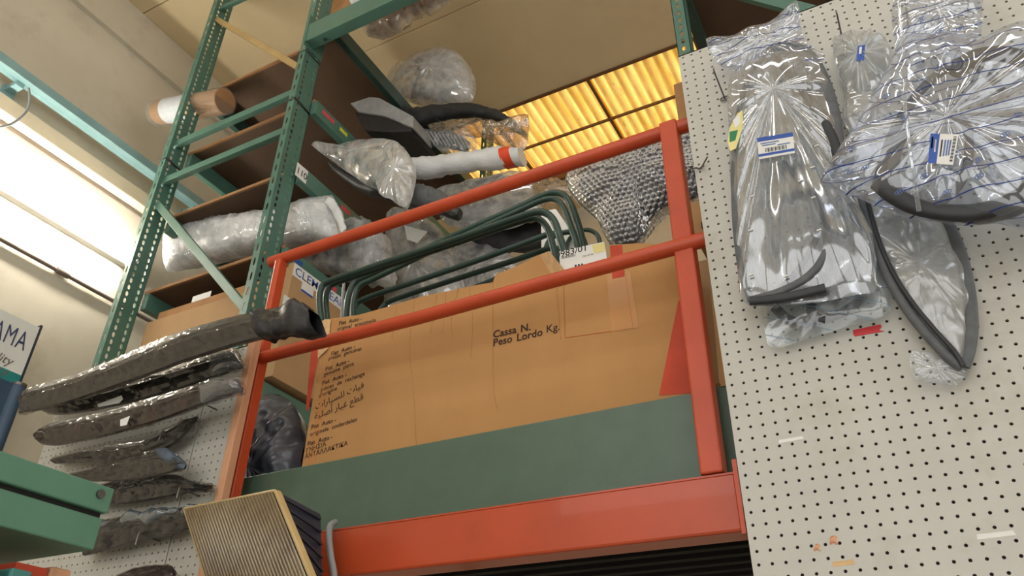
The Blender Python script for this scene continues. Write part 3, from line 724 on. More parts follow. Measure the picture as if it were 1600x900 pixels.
# bag 5: pointed bag
Y5 = 1.572
t = bagroot('weatherstrip_bag', 'pointed leaf-shaped clear bag hanging lowest on the pegboard', 1490, 600, Y5)
mb = MB(); pouch(mb, px([(1340, 318), (1365, 400), (1400, 465), (1450, 540), (1498, 582), (1512, 578), (1522, 540), (1522, 470), (1505, 400), (1480, 345), (1430, 300), (1380, 290)], Y5), NB, .022, 12, 96, .004, 5, folds=5, back=.6); mb.build('bag_film', F_milky, t)
mb = MB(); pouch(mb, px([(1424, 548), (1428, 590), (1450, 597), (1494, 602), (1514, 574), (1480, 560)], Y5 - .003), NB, .006, 6, 48, .003, 6, back=.6); mb.build('bag_tail', F_clear, t)
strip([(1345, 300), (1362, 360), (1385, 425), (1412, 475), (1448, 522), (1480, 556), (1503, 574)], Y5 - .012, .0105, M_rubberg, t, .7)
strip([(1352, 300), (1372, 372), (1395, 425), (1425, 472), (1460, 515), (1490, 548), (1505, 572)], Y5 - .02, .005, M_rubber, t, .9)
strip([(1440, 300), (1478, 345), (1500, 395), (1513, 450), (1518, 505), (1514, 545), (1505, 573)], Y5 - .006, .0125, M_rubberg, t, .5)

# bag 3: crumpled little bag
Y3 = 1.565
t = bagroot('weatherstrip_bag', 'small crumpled clear bag with a blue tag between the two large bags', 1340, 230, Y3)
mb = MB(); pouch(mb, px([(1300, 62), (1318, 50), (1342, 48), (1384, 60), (1392, 92), (1380, 120), (1360, 150), (1335, 150), (1310, 120)], Y3), NB, .03, 12, 90, .012, 8, folds=13, back=.6); mb.build('bag_film', F_milky, t)
mb = MB(); sleeve(mb, px([(1308, 90), (1316, 140), (1322, 190), (1336, 250)], Y3), px([(1372, 90), (1372, 140), (1368, 190), (1366, 240)], Y3), NB, .014, 30, 12, .006, 3); mb.build('bag_neck', F_milky, t)
strip([(1330, 110), (1336, 160), (1344, 230)], Y3, .008, M_rubberg, t)
quad('bag_tag', px([(1340, 72), (1352, 70), (1350, 94), (1338, 96)], Y3 - .034), M_blue, t)
quad('tag_band', px([(1343, 74), (1347, 73), (1346, 84), (1342, 85)], Y3 - .0355), M_white, t)

# bag 1: large bag with a long loop of weatherstrip
Y1 = 1.535
t = bagroot('weatherstrip_bag', 'large clear bag with a long grey weatherstrip loop nearest the railing', 1180, 480, Y1)
mb = MB(); pouch(mb, px([(1140, 118), (1139, 200), (1142, 300), (1150, 400), (1160, 470), (1195, 478), (1260, 474), (1345, 460), (1370, 447), (1362, 360), (1335, 310), (1318, 230), (1302, 160), (1285, 100), (1235, 75), (1190, 82)], Y1), NB, .03, 40, 200, .0055, 1, center=PY(1212, 150, Y1), folds=15, back=.7, fq=.22)
mb.build('bag_film', F_pleat, t)
mb = MB(); pouch(mb, px([(1103, 62), (1140, 55), (1182, 42), (1215, 25), (1246, 2), (1251, 40), (1262, 72), (1290, 84), (1270, 112), (1225, 105), (1190, 100), (1150, 112), (1118, 95)], Y1 - .004), NB, .014, 10, 100, .008, 11, folds=9, back=.7)
mb.build('bag_flap', F_line, t)
strip([(1196, 86), (1170, 120), (1152, 190), (1147, 270), (1150, 360), (1160, 430), (1174, 470)], Y1 - .004, .0075, M_rubberg, t)
strip([(1192, 92), (1208, 80), (1232, 74), (1258, 86), (1280, 120), (1298, 175), (1306, 230), (1312, 250)], Y1, .021, M_rubberg, t, .5)
strip([(1212, 92), (1240, 120), (1275, 170), (1300, 215), (1310, 248)], Y1 - .012, .012, M_rubber, t, .5)
strip([(1176, 468), (1220, 455), (1262, 432), (1288, 398), (1292, 352), (1276, 312), (1250, 282), (1222, 254)], Y1 - .01, .009, M_rubberg, t, .7)
strip([(1178, 472), (1250, 466), (1300, 452), (1332, 420), (1340, 370), (1330, 318)], Y1 + .008, .0085, M_rubberg, t, .6)
strip([(1172, 470), (1200, 468), (1240, 462), (1290, 450)], Y1 - .016, .011, M_rubber, t, .6)
strip([(1210, 462), (1250, 418), (1276, 372)], Y1 - .006, .0075, M_rubber, t, .5)
M_clip = mat('white_plastic_clip', (225, 226, 220), .5)
for u, v in ((1251, 283), (1271, 309), (1280, 360), (1228, 432), (1176, 307), (1173, 360), (1174, 430), (1276, 228), (1270, 262)):
    c = PY(u, v, Y1 - .022); MB().bar(c - X_ * .005, c + X_ * .005 + Z_ * .001, .004, .003).build('clip', M_clip, t)
# label and hexagonal tag
def plabel(t, q, Y, blue_edges, bars=True):
    P4 = [PY(u, v, Y) for u, v in q]
    f = lambda a, b, d=.0008: P4[0].lerp(P4[1], a).lerp(P4[3].lerp(P4[2], a), b) - Y_ * d
    l = quad('part_label', P4, M_white, t)
    for a0, a1, b0, b1 in blue_edges: quad('label_band', [f(a0, b0), f(a1, b0), f(a1, b1), f(a0, b1)], M_blue, l, .0003)
    return l, f
l, f = plabel(t, [(1183, 216), (1239, 207), (1242, 239), (1186, 249)], Y1 - .036, ((0, 1, 0, .2), (0, 1, .78, .9)))
for k in range(18):
    a = .2 + .6 * k / 18; wdt = (.018, .01, .024)[k % 3]
    quad('barcode_bar', [f(a, .55), f(a + wdt, .55), f(a + wdt, .74), f(a, .74)], M_black, l, .0003)
for a0, a1, b in ((.08, .6, .28), (.12, .5, .38), (.55, .9, .46)): quad('label_line', [f(a0, b), f(a1, b), f(a1, b + .05), f(a0, b + .05)], M_logo, l, .0003)
hx_ = px([(1140, 200), (1152, 178), (1160, 172), (1162, 195), (1150, 232), (1141, 236), (1137, 222)], Y1 - .025)
hl = quad('hexagonal_tag', hx_, M_yellow, t); quad('tag_print', px([(1140, 206), (1153, 203), (1149, 219), (1140, 222)], Y1 - .0262), M_greenink, hl, .0003)
quad('tag_print', px([(1145, 188), (1156, 178), (1157, 192), (1149, 200)], Y1 - .0262), M_white, hl, .0003)

# bag 4: large blue lined bag
Y4 = 1.475
t = bagroot('weatherstrip_bag', 'large blue-lined clear bag with a thick black weatherstrip ring', 1480, 360, Y4)
mb = MB(); pouch(mb, px([(1395, 95), (1420, 62), (1480, 55), (1540, 62), (1600, 40), (1660, 70), (1690, 200), (1660, 320), (1620, 362), (1560, 350), (1500, 352), (1400, 335), (1340, 308), (1281, 286), (1310, 240), (1345, 185)], Y4), NB, .05, 30, 180, .008, 3, center=PY(1480, 205, Y4), folds=13, back=.5, fq=.4, power=5)
mb.build('bag_film', F_line, t)
mb = MB(); pouch(mb, px([(1399, 80), (1404, -40), (1530, -45), (1534, 10), (1530, 62), (1480, 70), (1430, 72)], Y4 + .012), NB, .010, 10, 90, .005, 13, folds=5, back=.6); mb.build('bag_flap', F_line, t)
strip([(1404, -40), (1406, 30), (1412, 80), (1414, 160), (1424, 250), (1436, 330)], Y4 - .048, .0045, F_clear, t, .3, 'film_seam')
strip([(1372, 285), (1400, 307), (1440, 325), (1500, 333), (1560, 324), (1605, 300), (1640, 260), (1655, 200), (1645, 140), (1610, 100), (1565, 84), (1520, 90), (1490, 115)], Y4 - .018, .019, M_rubber, t, .6)
strip([(1372, 286), (1384, 240), (1405, 190), (1440, 140), (1490, 100), (1540, 84)], Y4 - .004, .011, M_rubberg, t, .6)
strip([(1400, 300), (1396, 262), (1404, 225), (1420, 205)], Y4 - .02, .012, M_rubberg, t, .5)
strip([(1470, 318), (1498, 290), (1512, 255), (1514, 215), (1506, 190), (1485, 180)], Y4 - .02, .009, M_rubberg, t, .6)
strip([(1450, 322), (1520, 340), (1580, 330), (1610, 310)], Y4 + .005, .014, M_rubber, t, .6)
strip([(1505, 92), (1540, 115), (1565, 140)], Y4 - .015, .008, M_rubber, t, .6)
l, f = plabel(t, [(1454, 209), (1498, 210), (1489, 258), (1450, 255)], Y4 - .056, ((0, .34, 0, 1),))
for k in range(22):
    b_ = .08 + .84 * k / 22; wdt = (.018, .01, .026)[k % 3]
    quad('barcode_bar', [f(.84, b_), f(.95, b_), f(.95, b_ + wdt), f(.84, b_ + wdt)], M_black, l, .0003)
for a0 in (.42, .54, .64, .73): quad('label_line', [f(a0, .2), f(a0 + .06, .2), f(a0 + .06, .85 - a0 * .2), f(a0, .85 - a0 * .2)], M_black if a0 < .5 else M_logo, l, .0003)
for a0, b0, b1 in ((.06, .12, .5), (.19, .2, .62)): quad('label_line', [f(a0, b0), f(a0 + .06, b0), f(a0 + .06, b1), f(a0, b1)], M_white, l, .0003)
logo_marks(t, [(1330, 232), (1352, 262), (1385, 150), (1440, 30), (1468, 48), (1500, 45), (1478, 70), (1480, 300), (1412, 185), (1445, 275), (1405, 300), (1530, 275), (1528, 250), (1570, 210), (1590, 180), (1330, 268)], Y4 - .052, M_logo, .0085)

# ================================================================== wrapped bundles on the left pegboard
YL = 1.50
def bundle(label, top, bot, mm, Y=YL, thick=.035, seed=0, wr=.006, sq=.7, name='wrapped_bundle', film_end=None):
    """rigid trims inside crumpled film: a creased dark core with a looser clear outer sleeve"""
    mb = MB(); crumple(mb, px(top, Y), px(bot, Y), thick, seed, .0022)
    o = mb.build(name, mm); tag(o, label, 'bundle', 'wrapped trim bundles on the left pegboard')
    mb = MB(); crumple(mb, px(top, Y), px(bot, Y), thick + .003, seed + 50, .0055, grow=.003); mb.build('outer_film', F_dusty, o)
    return o
SECT = ((1.0, .05), (.35, .85), (-.05, 1.0), (-.95, .45), (-1.0, 0.0), (-.6, -.8), (.5, -.8))
def crumple(mb, top, bot, thick, seed, wr, n=120, grow=0.0):
    """long angular trim section: flat facets meeting in straight ridges, lightly buckled, ragged at the ends"""
    A = resample(smooth_path(top, 4), n); Bq = resample(smooth_path(bot, 4), n); vs = []; fs = []
    sec = []
    for p_, q_ in zip(SECT, SECT[1:] + SECT[:1]):
        for k in range(4): sec.append((p_[0] + (q_[0] - p_[0]) * k / 4, p_[1] + (q_[1] - p_[1]) * k / 4))
    m = len(sec); r_ = random.Random(seed)
    for i in range(n):
        c = (A[i] + Bq[i]) / 2; h = (A[i] - Bq[i]) / 2; hn = h.normalized(); hl = h.length + grow
        e = min(1, .3 + .7 * min(i, n - 1 - i) / (n * .05)); edge = 1 + 2.5 * max(0, 1 - min(i, n - 1 - i) / (n * .10))
        tw = .25 * noise.noise(Vector((i * .03, seed, 0)))
        for k, (sx, sy) in enumerate(sec):
            sy2 = sy + tw * sx
            q = c + hn * (hl * sx) - Y_ * (thick * e * sy2)
            pl = abs(noise.noise(Vector((k * .35 + seed * 5, i * .05, seed)))) * 2.2 - .5
            cr = abs(noise.noise(Vector((q.x * 26, q.y * 40, q.z * 40)) + Vector((seed * 3.3, 0, 0)))) * 2.2 - .5
            vs.append(q + (hn * sx * .5 - Y_ * sy) * (wr * edge * (pl + cr * .8)))
    for i in range(n - 1):
        for k in range(m): fs.append((i * m + k, (i + 1) * m + k, (i + 1) * m + (k + 1) % m, i * m + (k + 1) % m))
    mb.add(vs, fs, False); mb.add(vs[:m], [tuple(range(m))]); mb.add(vs[-m:], [tuple(reversed(range(m)))])
F_bluish = film('bluish_film', tint=(170, 190, 205), haze=.3, hazec=(140, 165, 185), gloss=.2, rough=.15, bscale=9, bstr=.4)
F_dusty = film('dusty_film', tint=(224, 221, 217), haze=.03, hazec=(150, 148, 145), gloss=.08, rough=.16, bscale=10, bstr=.3)
o = bundle('longest grey plastic sleeve, topmost of the bundles on the left pegboard', [(36, 610), (120, 585), (200, 552), (280, 520), (380, 492), (470, 473)], [(30, 646), (100, 632), (200, 600), (300, 562), (400, 532), (492, 522)], M_gwrap, seed=1, thick=.03, Y=1.44)
mb = MB(); sleeve(mb, px([(400, 490), (430, 482), (468, 472), (490, 486)], 1.438), px([(410, 530), (440, 529), (476, 525), (498, 522)], 1.438), NB, .034, 24, 14, .010, 21, .5, close=False, taper=1); mb.build('open_end', M_dwrap, o)
o = bundle('dark wrapped bundle, second from the top on the left pegboard', [(62, 636), (90, 620), (180, 600), (260, 575), (335, 552), (372, 548)], [(64, 640), (100, 648), (190, 632), (270, 612), (340, 588), (380, 575)], M_dwrap, seed=2, Y=1.535, thick=.026)
mb = MB(); sleeve(mb, px([(330, 553), (355, 546), (376, 546)], 1.535), px([(332, 590), (360, 582), (382, 575)], 1.535), NB, .03, 14, 14, .006, 22); mb.build('film_end', F_clear, o)
quad('paper_slip', px([(152, 632), (190, 618), (192, 624), (186, 630), (154, 636)], 1.50), M_white, o)
o = bundle('reddish brown wrapped bundle, third from the top on the left pegboard', [(52, 678), (80, 662), (160, 645), (240, 622), (320, 598), (372, 594)], [(60, 690), (90, 696), (170, 680), (250, 658), (320, 632), (378, 612)], M_bwrap, seed=3, Y=1.475, thick=.026)
mb = MB(); sleeve(mb, px([(312, 600), (345, 594), (378, 590)], 1.475), px([(316, 634), (350, 622), (380, 614)], 1.475), NB, .03, 14, 14, .006, 23); mb.build('film_end', F_clear, o)
quad('paper_slip', px([(188, 656), (203, 650), (198, 664), (188, 666)], 1.44), M_white, o)
o = bundle('thin grey wrapped bundle with a raised pointed tip, fourth on the left pegboard', [(80, 720), (120, 706), (170, 696), (220, 690), (262, 668), (308, 650)], [(85, 724), (130, 724), (180, 722), (230, 712), (275, 692), (308, 656)], M_gwrap, seed=4, thick=.018, Y=1.55)
o = bundle('wrapped bundle with a blue folded end on the left pegboard', [(110, 742), (160, 728), (210, 712), (245, 704), (262, 702), (290, 724)], [(115, 750), (165, 752), (215, 748), (250, 742), (275, 736), (291, 728)], M_gwrap, seed=5, thick=.018, Y=1.505)
mb = MB(); sleeve(mb, px([(244, 704), (262, 702), (276, 712), (291, 724)], 1.50), px([(250, 716), (262, 722), (272, 732), (286, 734)], 1.50), NB, .014, 16, 12, .004, 24); mb.build('folded_end', M_blwrap, o)
o = bundle('dark wrapped bundle with a drooping pointed end on the left pegboard', [(130, 768), (180, 752), (230, 744), (270, 742), (300, 752), (331, 758)], [(135, 790), (185, 788), (230, 782), (280, 772), (310, 768), (331, 764)], M_dwrap, seed=6, thick=.02, Y=1.555)
o = bundle('bluish film-wrapped bundle lowest on the left pegboard beside the floodlight', [(130, 826), (170, 812), (210, 804), (250, 798), (310, 790)], [(130, 868), (175, 858), (215, 846), (260, 836), (312, 822)], M_dwrap, seed=7, thick=.02, Y=1.55)
mb = MB(); sleeve(mb, px([(135, 822), (180, 806), (230, 800), (311, 786)], 1.555), px([(135, 842), (180, 836), (230, 822), (311, 806)], 1.555), NB, .026, 40, 14, .012, 27); mb.build('blue_film', F_bluish, o)
o = bundle('olive wrapped bundle cut off by the bottom edge on the left pegboard', [(160, 915), (200, 892), (240, 884), (268, 884)], [(165, 935), (205, 925), (240, 915), (272, 900)], M_bwrap, seed=8, thick=.03, Y=1.52)
for k, (u, v) in enumerate(((338, 640), (292, 640), (236, 664), (283, 688), (250, 845), (312, 775))):
    b = PY(u, v, YP - .002)
    tag(MB().tube(smooth_path([b, b + Vector((0, -.05, 0)), b + Vector((0, -.075, .004)), b + Vector((.002, -.08, -.03))], 5), .0028, 8).build('peg_hook', M_steel), ('steel hook hanging just below the reddish brown bundle, next to the railing', 'steel hook at the seam of the left pegboards under the brown bundle', 'steel hook above the pointed tip of the thin grey bundle', 'steel hook holding the thin grey bundle by its tip', 'steel hook under the lowest bluish bundle', 'steel hook beside the drooping pointed bundle end')[k], 'hook', 'hooks in the left pegboard')

# ================================================================== floodlight in front of the beam
YF = 1.42
fl_ = thing('floodlight', 'outdoor floodlight with yellowed ribbed lens and dark finned housing', 'light', PY(420, 900, YF))
me2, nt, out = nt_new('amber_ribbed_lens')
p = nd(nt, 'BsdfPrincipled', Roughness=.16); p.inputs['Base Color'].default_value = (*lin((176, 142, 84)), 1); p.inputs['Transmission Weight'].default_value = .35; p.inputs['IOR'].default_value = 1.45
nt.links.new(mixc(nt, rng(nt, tex(nt, 'TexNoise', 7, 4), .35, .7), lin((160, 138, 94)), lin((116, 88, 50))), p.inputs['Base Color']); nt.links.new(p.outputs[0], out.inputs[0])
c00, c10 = PY(292, 797, YF + .06), PY(430, 770, YF - .04)
c01, c11 = PY(352, 985, YF - .03), PY(507, 960, YF - .13)
mb = MB(); NL = 30; nrm = (c10 - c00).cross(c01 - c00).normalized()
if nrm.y > 0: nrm = -nrm
vs_ = []; fs_ = []
for i in range(NL * 4 + 1):
    a = i / (NL * 4); h = .0035 * abs(math.sin(a * NL * math.pi)) + .008
    for j in range(6):
        q = c00.lerp(c10, a).lerp(c01.lerp(c11, a), j / 5)
        vs_.append(q + nrm * h)
for i in range(NL * 4):
    for j in range(5): fs_.append((i * 6 + j, i * 6 + j + 1, (i + 1) * 6 + j + 1, (i + 1) * 6 + j))
mb.add(vs_, fs_, False); mb.build('ribbed_lens', me2, fl_)
ax, ay = (c10 - c00).normalized(), (c01 - c00).normalized()
back = -nrm
mb = MB()
rim = [c00 - ax * .006 - ay * .006, c10 + ax * .006 - ay * .006, c11 + ax * .006 + ay * .006, c01 - ax * .006 + ay * .006]
for a, b in zip(rim, rim[1:] + rim[:1]): mb.bar(a + back * .004, b + back * .004, .009, .02, up=nrm)
M_rim = mat('yellowed_lens_rim', (196, 172, 122), .25, var=.15)
mb.build('lens_rim', M_rim, fl_, bevel=.003)
mb = MB(); inn = rim; bk = [c00.lerp(c11, .2) + back * .10, PY(502, 803, YF + .10), PY(506, 1000, YF + .04), c01.lerp(c10, .2) + back * .10]
vv = [p_ + back * .012 for p_ in inn] + bk
mb.add(vv, [(0, 1, 2, 3), (7, 6, 5, 4), (0, 4, 5, 1), (1, 5, 6, 2), (2, 6, 7, 3), (3, 7, 4, 0)])
mb.build('housing', M_lampb, fl_, bevel=.004)
for k in range(9):   # cooling fins on the visible side
    a = (k + .5) / 9; p0 = vv[1].lerp(vv[2], a); p1 = vv[5].lerp(vv[6], a)
    MB().bar(p0.lerp(p1, .05) + ax * .003, p0.lerp(p1, .95) + ax * .003, .004, .008, up=ax).build('cooling_fin', M_lampb, fl_)
cp = [PY(516, 960, 1.56), PY(522, 905, 1.56), PY(517, 870, 1.565), PY(514, 840, 1.58), PY(516, 822, 1.60), PY(524, 816, 1.635)]
tag(MB().tube(smooth_path(cp, 8), .0085, 12).build('power_cable', M_cable), 'thick grey cable curving over the orange beam behind the floodlight', 'cable')

# ================================================================== green foreground beams at lower left
XF = -1.3
def GX(u, v): return PX(u, v, XF)
e1 = GX(180, 764); e2 = GX(163, 801); e3 = GX(150, 860)
t = thing('shelf_end', 'blurred green steel shelf ends in the near left corner', 'shelf', (XF, .4, 1.6))
MB().box(XF - .5, XF, -.4, e1.y, e2.z, e1.z).build('upper_beam', M_fgreen, t, bevel=.003)
MB().box(XF - .5, XF - .012, -.4, e1.y - .006, e2.z - .009, e2.z).build('gap_strip', M_blackm, t)
MB().box(XF - .5, XF - .004, -.4, e1.y - .004, e3.z, e2.z - .009).build('lower_beam', M_fgreen, t, bevel=.003)
bp = GX(156, 772); MB().tube([(XF, bp.y, bp.z), (XF + .005, bp.y, bp.z)], .008, 10).build('bolt', M_steel, t)
MB().box(XF - .5, XF - .32, -.4, e1.y - .05, 1.2, e3.z - .0).build('cabinet_body', M_blackm, t)
M_teal3 = M_teal
for k, (u0, u1) in enumerate(((-60, 10), (16, 62))):
    a, b = PX(u0, 870 + (u0 + 60) * .2, -1.30), PX(u1, 866 + (u1 - 16) * .2, -1.30)
    t = thing('storage_bin', ('teal plastic bin at the far left bottom corner', 'teal plastic bin under the green shelf, right of the corner bin')[k], 'bin', (-1.3, (a.y + b.y) / 2, 1.5), 'teal bins')
    MB().box(-1.352, -1.30, a.y + .004, b.y - .004, 1.5, min(a.z, b.z)).build('bin_body', M_teal3, t, bevel=.004)
    MB().box(-1.30, -1.296, a.y + .02, b.y - .02, min(a.z, b.z) - .03, min(a.z, b.z) - .012).build('bin_lip', M_teal3, t, bevel=.002)
p0, p1 = PX(85, 884, -1.34), PX(118, 884, -1.34)
t = thing('orange_carton', 'small brownish orange carton end under the green shelf', 'box', (-1.4, p0.y, 1.5))
MB().box(-1.6, -1.345, p0.y, p1.y, 1.5, p0.z).build('carton_body', M_wood, t, bevel=.003)
MB().box(-1.6, -1.35, p0.y - .06, p0.y - .002, 1.5, p0.z - .005).build('carton_flap', M_redink, t)

# ================================================================== goods on the tall rack
def goods(name, label, cat, u, v, Y): return thing(name, label, cat, PY(u, v, Y), 'wrapped goods on the rack shelves')
def slv(top, bot, Y, thick, nm, mm, parent, seed=0, wr=.006, sq=.75, close=True, taper=.3, n=44, m=16):
    mb = MB(); sleeve(mb, px(top, Y), px(bot, Y), NB, thick, n, m, wr, seed, sq, close, taper); return mb.build(nm, mm, parent)
def pch(out_, Y, thick, nm, mm, parent, seed=0, wr=.01, folds=9, center=None, rings=12, nb=96, normal=(.35, -.94, 0), fq=.4, bub=None):
    mb = MB(); pouch(mb, px(out_, Y), normal, thick, rings, nb, wr * (.45 if mm in (F_soft,) else 1), seed, center=None if center is None else PY(*center, Y), folds=folds, fq=fq, bub=bub); return mb.build(nm, mm, parent)
# top: kraft and bubble rolls above the tie beam
t = goods('wrapped_roll', 'brown paper and bubble-wrapped roll lying above the tie beam', 'roll', 560, 20, 3.0)
slv([(505, 22), (540, -6), (600, -40), (700, -85)], [(520, 48), (550, 26), (610, -2), (705, -40)], 2.95, .09, 'kraft_paper', M_brownb, t, 31, .012)
slv([(548, -2), (570, -14), (590, -26)], [(556, 24), (580, 12), (600, 2)], 2.94, .105, 'white_band', M_bubw, t, 32, .012)
t = goods('wrapped_roll', 'clear film roll with scalloped edge hanging just under the tie beam', 'roll', 620, 40, 3.3)
slv([(560, 30), (600, 10), (660, -18), (720, -50)], [(575, 58), (598, 48), (622, 40), (645, 16), (668, 14), (690, -2), (722, -20)], 3.3, .12, 'film_skin', F_soft, t, 33, .02)
slv([(562, 34), (610, 14), (700, -30)], [(572, 48), (620, 28), (705, -12)], 3.32, .08, 'roll_core', M_brownb, t, 34, .012)
# roll on the left, sticking out past the left upright
t = goods('wrapped_roll', 'long roll with brown tape ends sticking out left of the rack upright', 'roll', 270, 190, 3.05)
Ya = 2.72
ra, rb = PY(248, 176, Ya), PY(352, 158, Ya + .03); ra2 = ra.lerp(rb, .16); rb2 = rb
MB().tube([ra, ra.lerp(rb, .02), ra2], .10, 24, rad=[.092, .098, .098]).build('tape_end', M_brownb, t)
MB().tube([ra2, ra.lerp(rb, .5)], .103, 24).build('white_wrap', M_bubw, t)
MB().tube([ra.lerp(rb, .5), rb], .098, 24).build('tape_body', M_brownb, t)
MB().tube([ra + (ra - rb).normalized() * .012, ra], .1, 24, rad=[.083, .094]).build('end_rim', M_bubw, t)
MB().tube([ra - X_ * .02 + Z_ * 0, rb], .108, 24).build('clear_film', F_clear, t)
# shelf 1: big film bag with black trim
t = goods('trim_bag', 'puffed milky plastic bag with a black trim on the top shelf', 'bag', 680, 165, 3.7)
pch([(604, 118), (625, 102), (655, 88), (690, 76), (722, 88), (742, 122), (742, 150), (728, 164), (700, 162), (650, 158), (616, 146)], 3.7, .16, 'bag_film', F_soft, t, 41, .03, 10)
pch([(655, 96), (690, 80), (722, 92), (738, 124), (734, 150), (700, 158), (668, 150)], 3.72, .12, 'inner_foam', M_bubw, t, 42, .02, 7)
slv([(607, 114), (640, 98), (673, 82)], [(612, 120), (642, 105), (675, 89)], 3.66, .02, 'black_trim', M_rubber, t, 43, .004)
slv([(606, 122), (640, 110), (668, 104)], [(616, 146), (640, 152), (672, 154)], 3.74, .06, 'trim_body', M_rubberg, t, 44, .01)
# shelf 2
t = goods('wrapped_box', 'grey film-wrapped flat pack overhanging the second shelf', 'package', 600, 205, 3.2)
mb = MB(); top_ = px([(546, 160), (577, 151), (592, 151), (644, 180), (645, 198)], 3.2); low_ = px([(560, 190), (590, 176), (640, 202)], 3.2)
mb.prism(px([(546, 161), (577, 151), (592, 152), (645, 181), (645, 199), (600, 181), (560, 175)], 3.15), (0, .25, .0)).build('pack_lid', M_foam, t, bevel=.01)
mb = MB(); mb.prism(px([(553, 176), (562, 176), (600, 182), (644, 200), (640, 205), (600, 206), (570, 204)], 3.17), (0, .4, 0)).build('pack_underside', M_dwrap, t, bevel=.008)
t = goods('bumper_trim', 'curved black bumper trim in warm-tinted film overhanging the second shelf', 'trim', 730, 215, 3.5)
slv([(632, 172), (690, 166), (745, 165), (785, 178), (808, 192), (823, 210)], [(640, 202), (690, 186), (740, 182), (778, 190), (802, 203), (818, 213)], 3.5, .05, 'trim_bar', M_rubber, t, 46, .006)
slv([(620, 168), (660, 172), (690, 178)], [(630, 206), (660, 202), (695, 194)], 3.55, .08, 'trim_base', M_rubber, t, 47, .008)
pch([(668, 196), (720, 186), (770, 188), (812, 206), (826, 178), (824, 225), (806, 244), (780, 225), (735, 212), (690, 208)], 3.46, .05, 'film_skirt', F_amberwrap, t, 48, .018, 12)
t = goods('grille_trim', 'grey ribbed grille trim in film with a blue label on the second shelf', 'trim', 690, 235, 3.45)
slv([(588, 206), (640, 202), (700, 206), (735, 222)], [(596, 226), (650, 226), (700, 232), (730, 238)], 3.42, .035, 'trim_base', M_rubberg, t, 49, .006)
for k in range(13):
    u = 648 + k * 6.2; MB().bar(PY(u, 203 + k * .8, 3.375), PY(u + 12, 222 + k * .9, 3.375), .012, .006, up=(0, 1, 0)).build('grille_rib', M_foam, t)
pch([(690, 204), (728, 202), (745, 222), (738, 240), (700, 238), (676, 226)], 3.36, .05, 'film_end', F_clear, t, 50, .02, 11)
quad('blue_label', px([(626, 209), (648, 205), (650, 214), (629, 219)], 3.37), M_blue, t); quad('white_label', px([(632, 222), (650, 219), (654, 229), (635, 232)], 3.37), M_white, t)
# shelf 3
t = goods('clear_bag', 'clear plastic bag with an open crumpled mouth on the third shelf', 'bag', 600, 325, 3.05)
pch([(486, 226), (520, 232), (560, 222), (596, 218), (620, 222), (640, 250), (632, 290), (600, 300), (560, 280), (520, 252)], 3.08, .10, 'bag_film', F_soft, t, 51, .02, 7, rings=14)
pch([(597, 240), (612, 220), (632, 232), (649, 262), (648, 292), (635, 326), (612, 312), (592, 302), (588, 270)], 2.98, .07, 'bag_mouth', F_soft, t, 52, .035, 12)
slv([(525, 240), (560, 245), (572, 236)], [(530, 248), (560, 252), (574, 242)], 3.1, .03, 'inner_part', M_rubberg, t, 53)
t = goods('foam_tube', 'foam-wrapped tube with an orange-red label ending over the aisle', 'tube', 720, 270, 3.2)
slv([(636, 250), (700, 244), (760, 236), (800, 232), (816, 232)], [(640, 278), (700, 272), (760, 264), (800, 258), (816, 256)], 3.2, .065, 'foam_wrap', M_bubw, t, 54, .008, 1.0, taper=.9)
slv([(786, 234), (796, 233), (801, 232)], [(788, 261), (798, 259), (804, 258)], 3.2, .071, 'red_label', M_orlab, t, 55, .001, 1.0, taper=1.0)
t = goods('bumper_trim', 'dark bumper trim lying under the clear bag on the third shelf', 'trim', 640, 330, 3.15)
slv([(512, 252), (560, 280), (620, 296), (680, 310), (720, 328)], [(520, 266), (560, 296), (620, 316), (680, 332), (718, 344)], 3.2, .06, 'trim_bar', M_rubber, t, 56, .008)
slv([(640, 288), (680, 296), (712, 314)], [(642, 318), (682, 328), (714, 336)], 3.1, .05, 'grey_face', M_rubberg, t, 57, .01)
t = goods('film_panel', 'wide grey panel in clear film overhanging the third shelf', 'panel', 780, 350, 3.55)
slv([(682, 300), (740, 284), (800, 274), (838, 300)], [(700, 345), (750, 350), (800, 352), (838, 345)], 3.6, .05, 'panel_core', M_foam, t, 58, .01)
pch([(676, 300), (720, 286), (770, 274), (820, 268), (850, 290), (846, 330), (815, 352), (760, 362), (700, 352), (684, 330)], 3.56, .08, 'film_skin', F_soft, t, 59, .02, 8)
pch([(830, 282), (860, 276), (900, 298), (885, 316), (846, 322)], 3.5, .04, 'film_tail', F_amberwrap, t, 60, .02, 9)
slv([(730, 345), (790, 335), (850, 330), (875, 345)], [(740, 385), (790, 395), (850, 385), (872, 372)], 3.74, .06, 'moulded_part', M_rubber, t, 71, .01)
# shelf 4
t = goods('bubble_wrapped_pack', 'long white bubble-wrapped pack lying across the fourth shelf', 'package', 420, 410, 2.95)
slv([(258, 366), (300, 352), (380, 343), (440, 334), (490, 318), (520, 308)], [(262, 420), (310, 408), (380, 392), (440, 380), (490, 372), (535, 380)], 2.95, .11, 'bubble_skin', M_bubw, t, 61, .008, n=70, m=20)
slv([(512, 306), (524, 314), (535, 334), (542, 356)], [(510, 318), (518, 330), (528, 350), (534, 366)], 2.87, .02, 'folded_flap', M_bubw, t, 62, .006)
slv([(258, 362), (300, 349), (380, 340), (440, 331), (490, 315), (520, 306)], [(262, 424), (310, 411), (380, 396), (440, 384), (490, 376), (535, 384)], 2.95, .118, 'outer_film', F_bubm, t, 63, .009, n=70, m=20)
t = goods('bubble_wrapped_pack', 'grey bubble-wrapped pack under the long white one, end facing the aisle', 'package', 560, 430, 3.1)
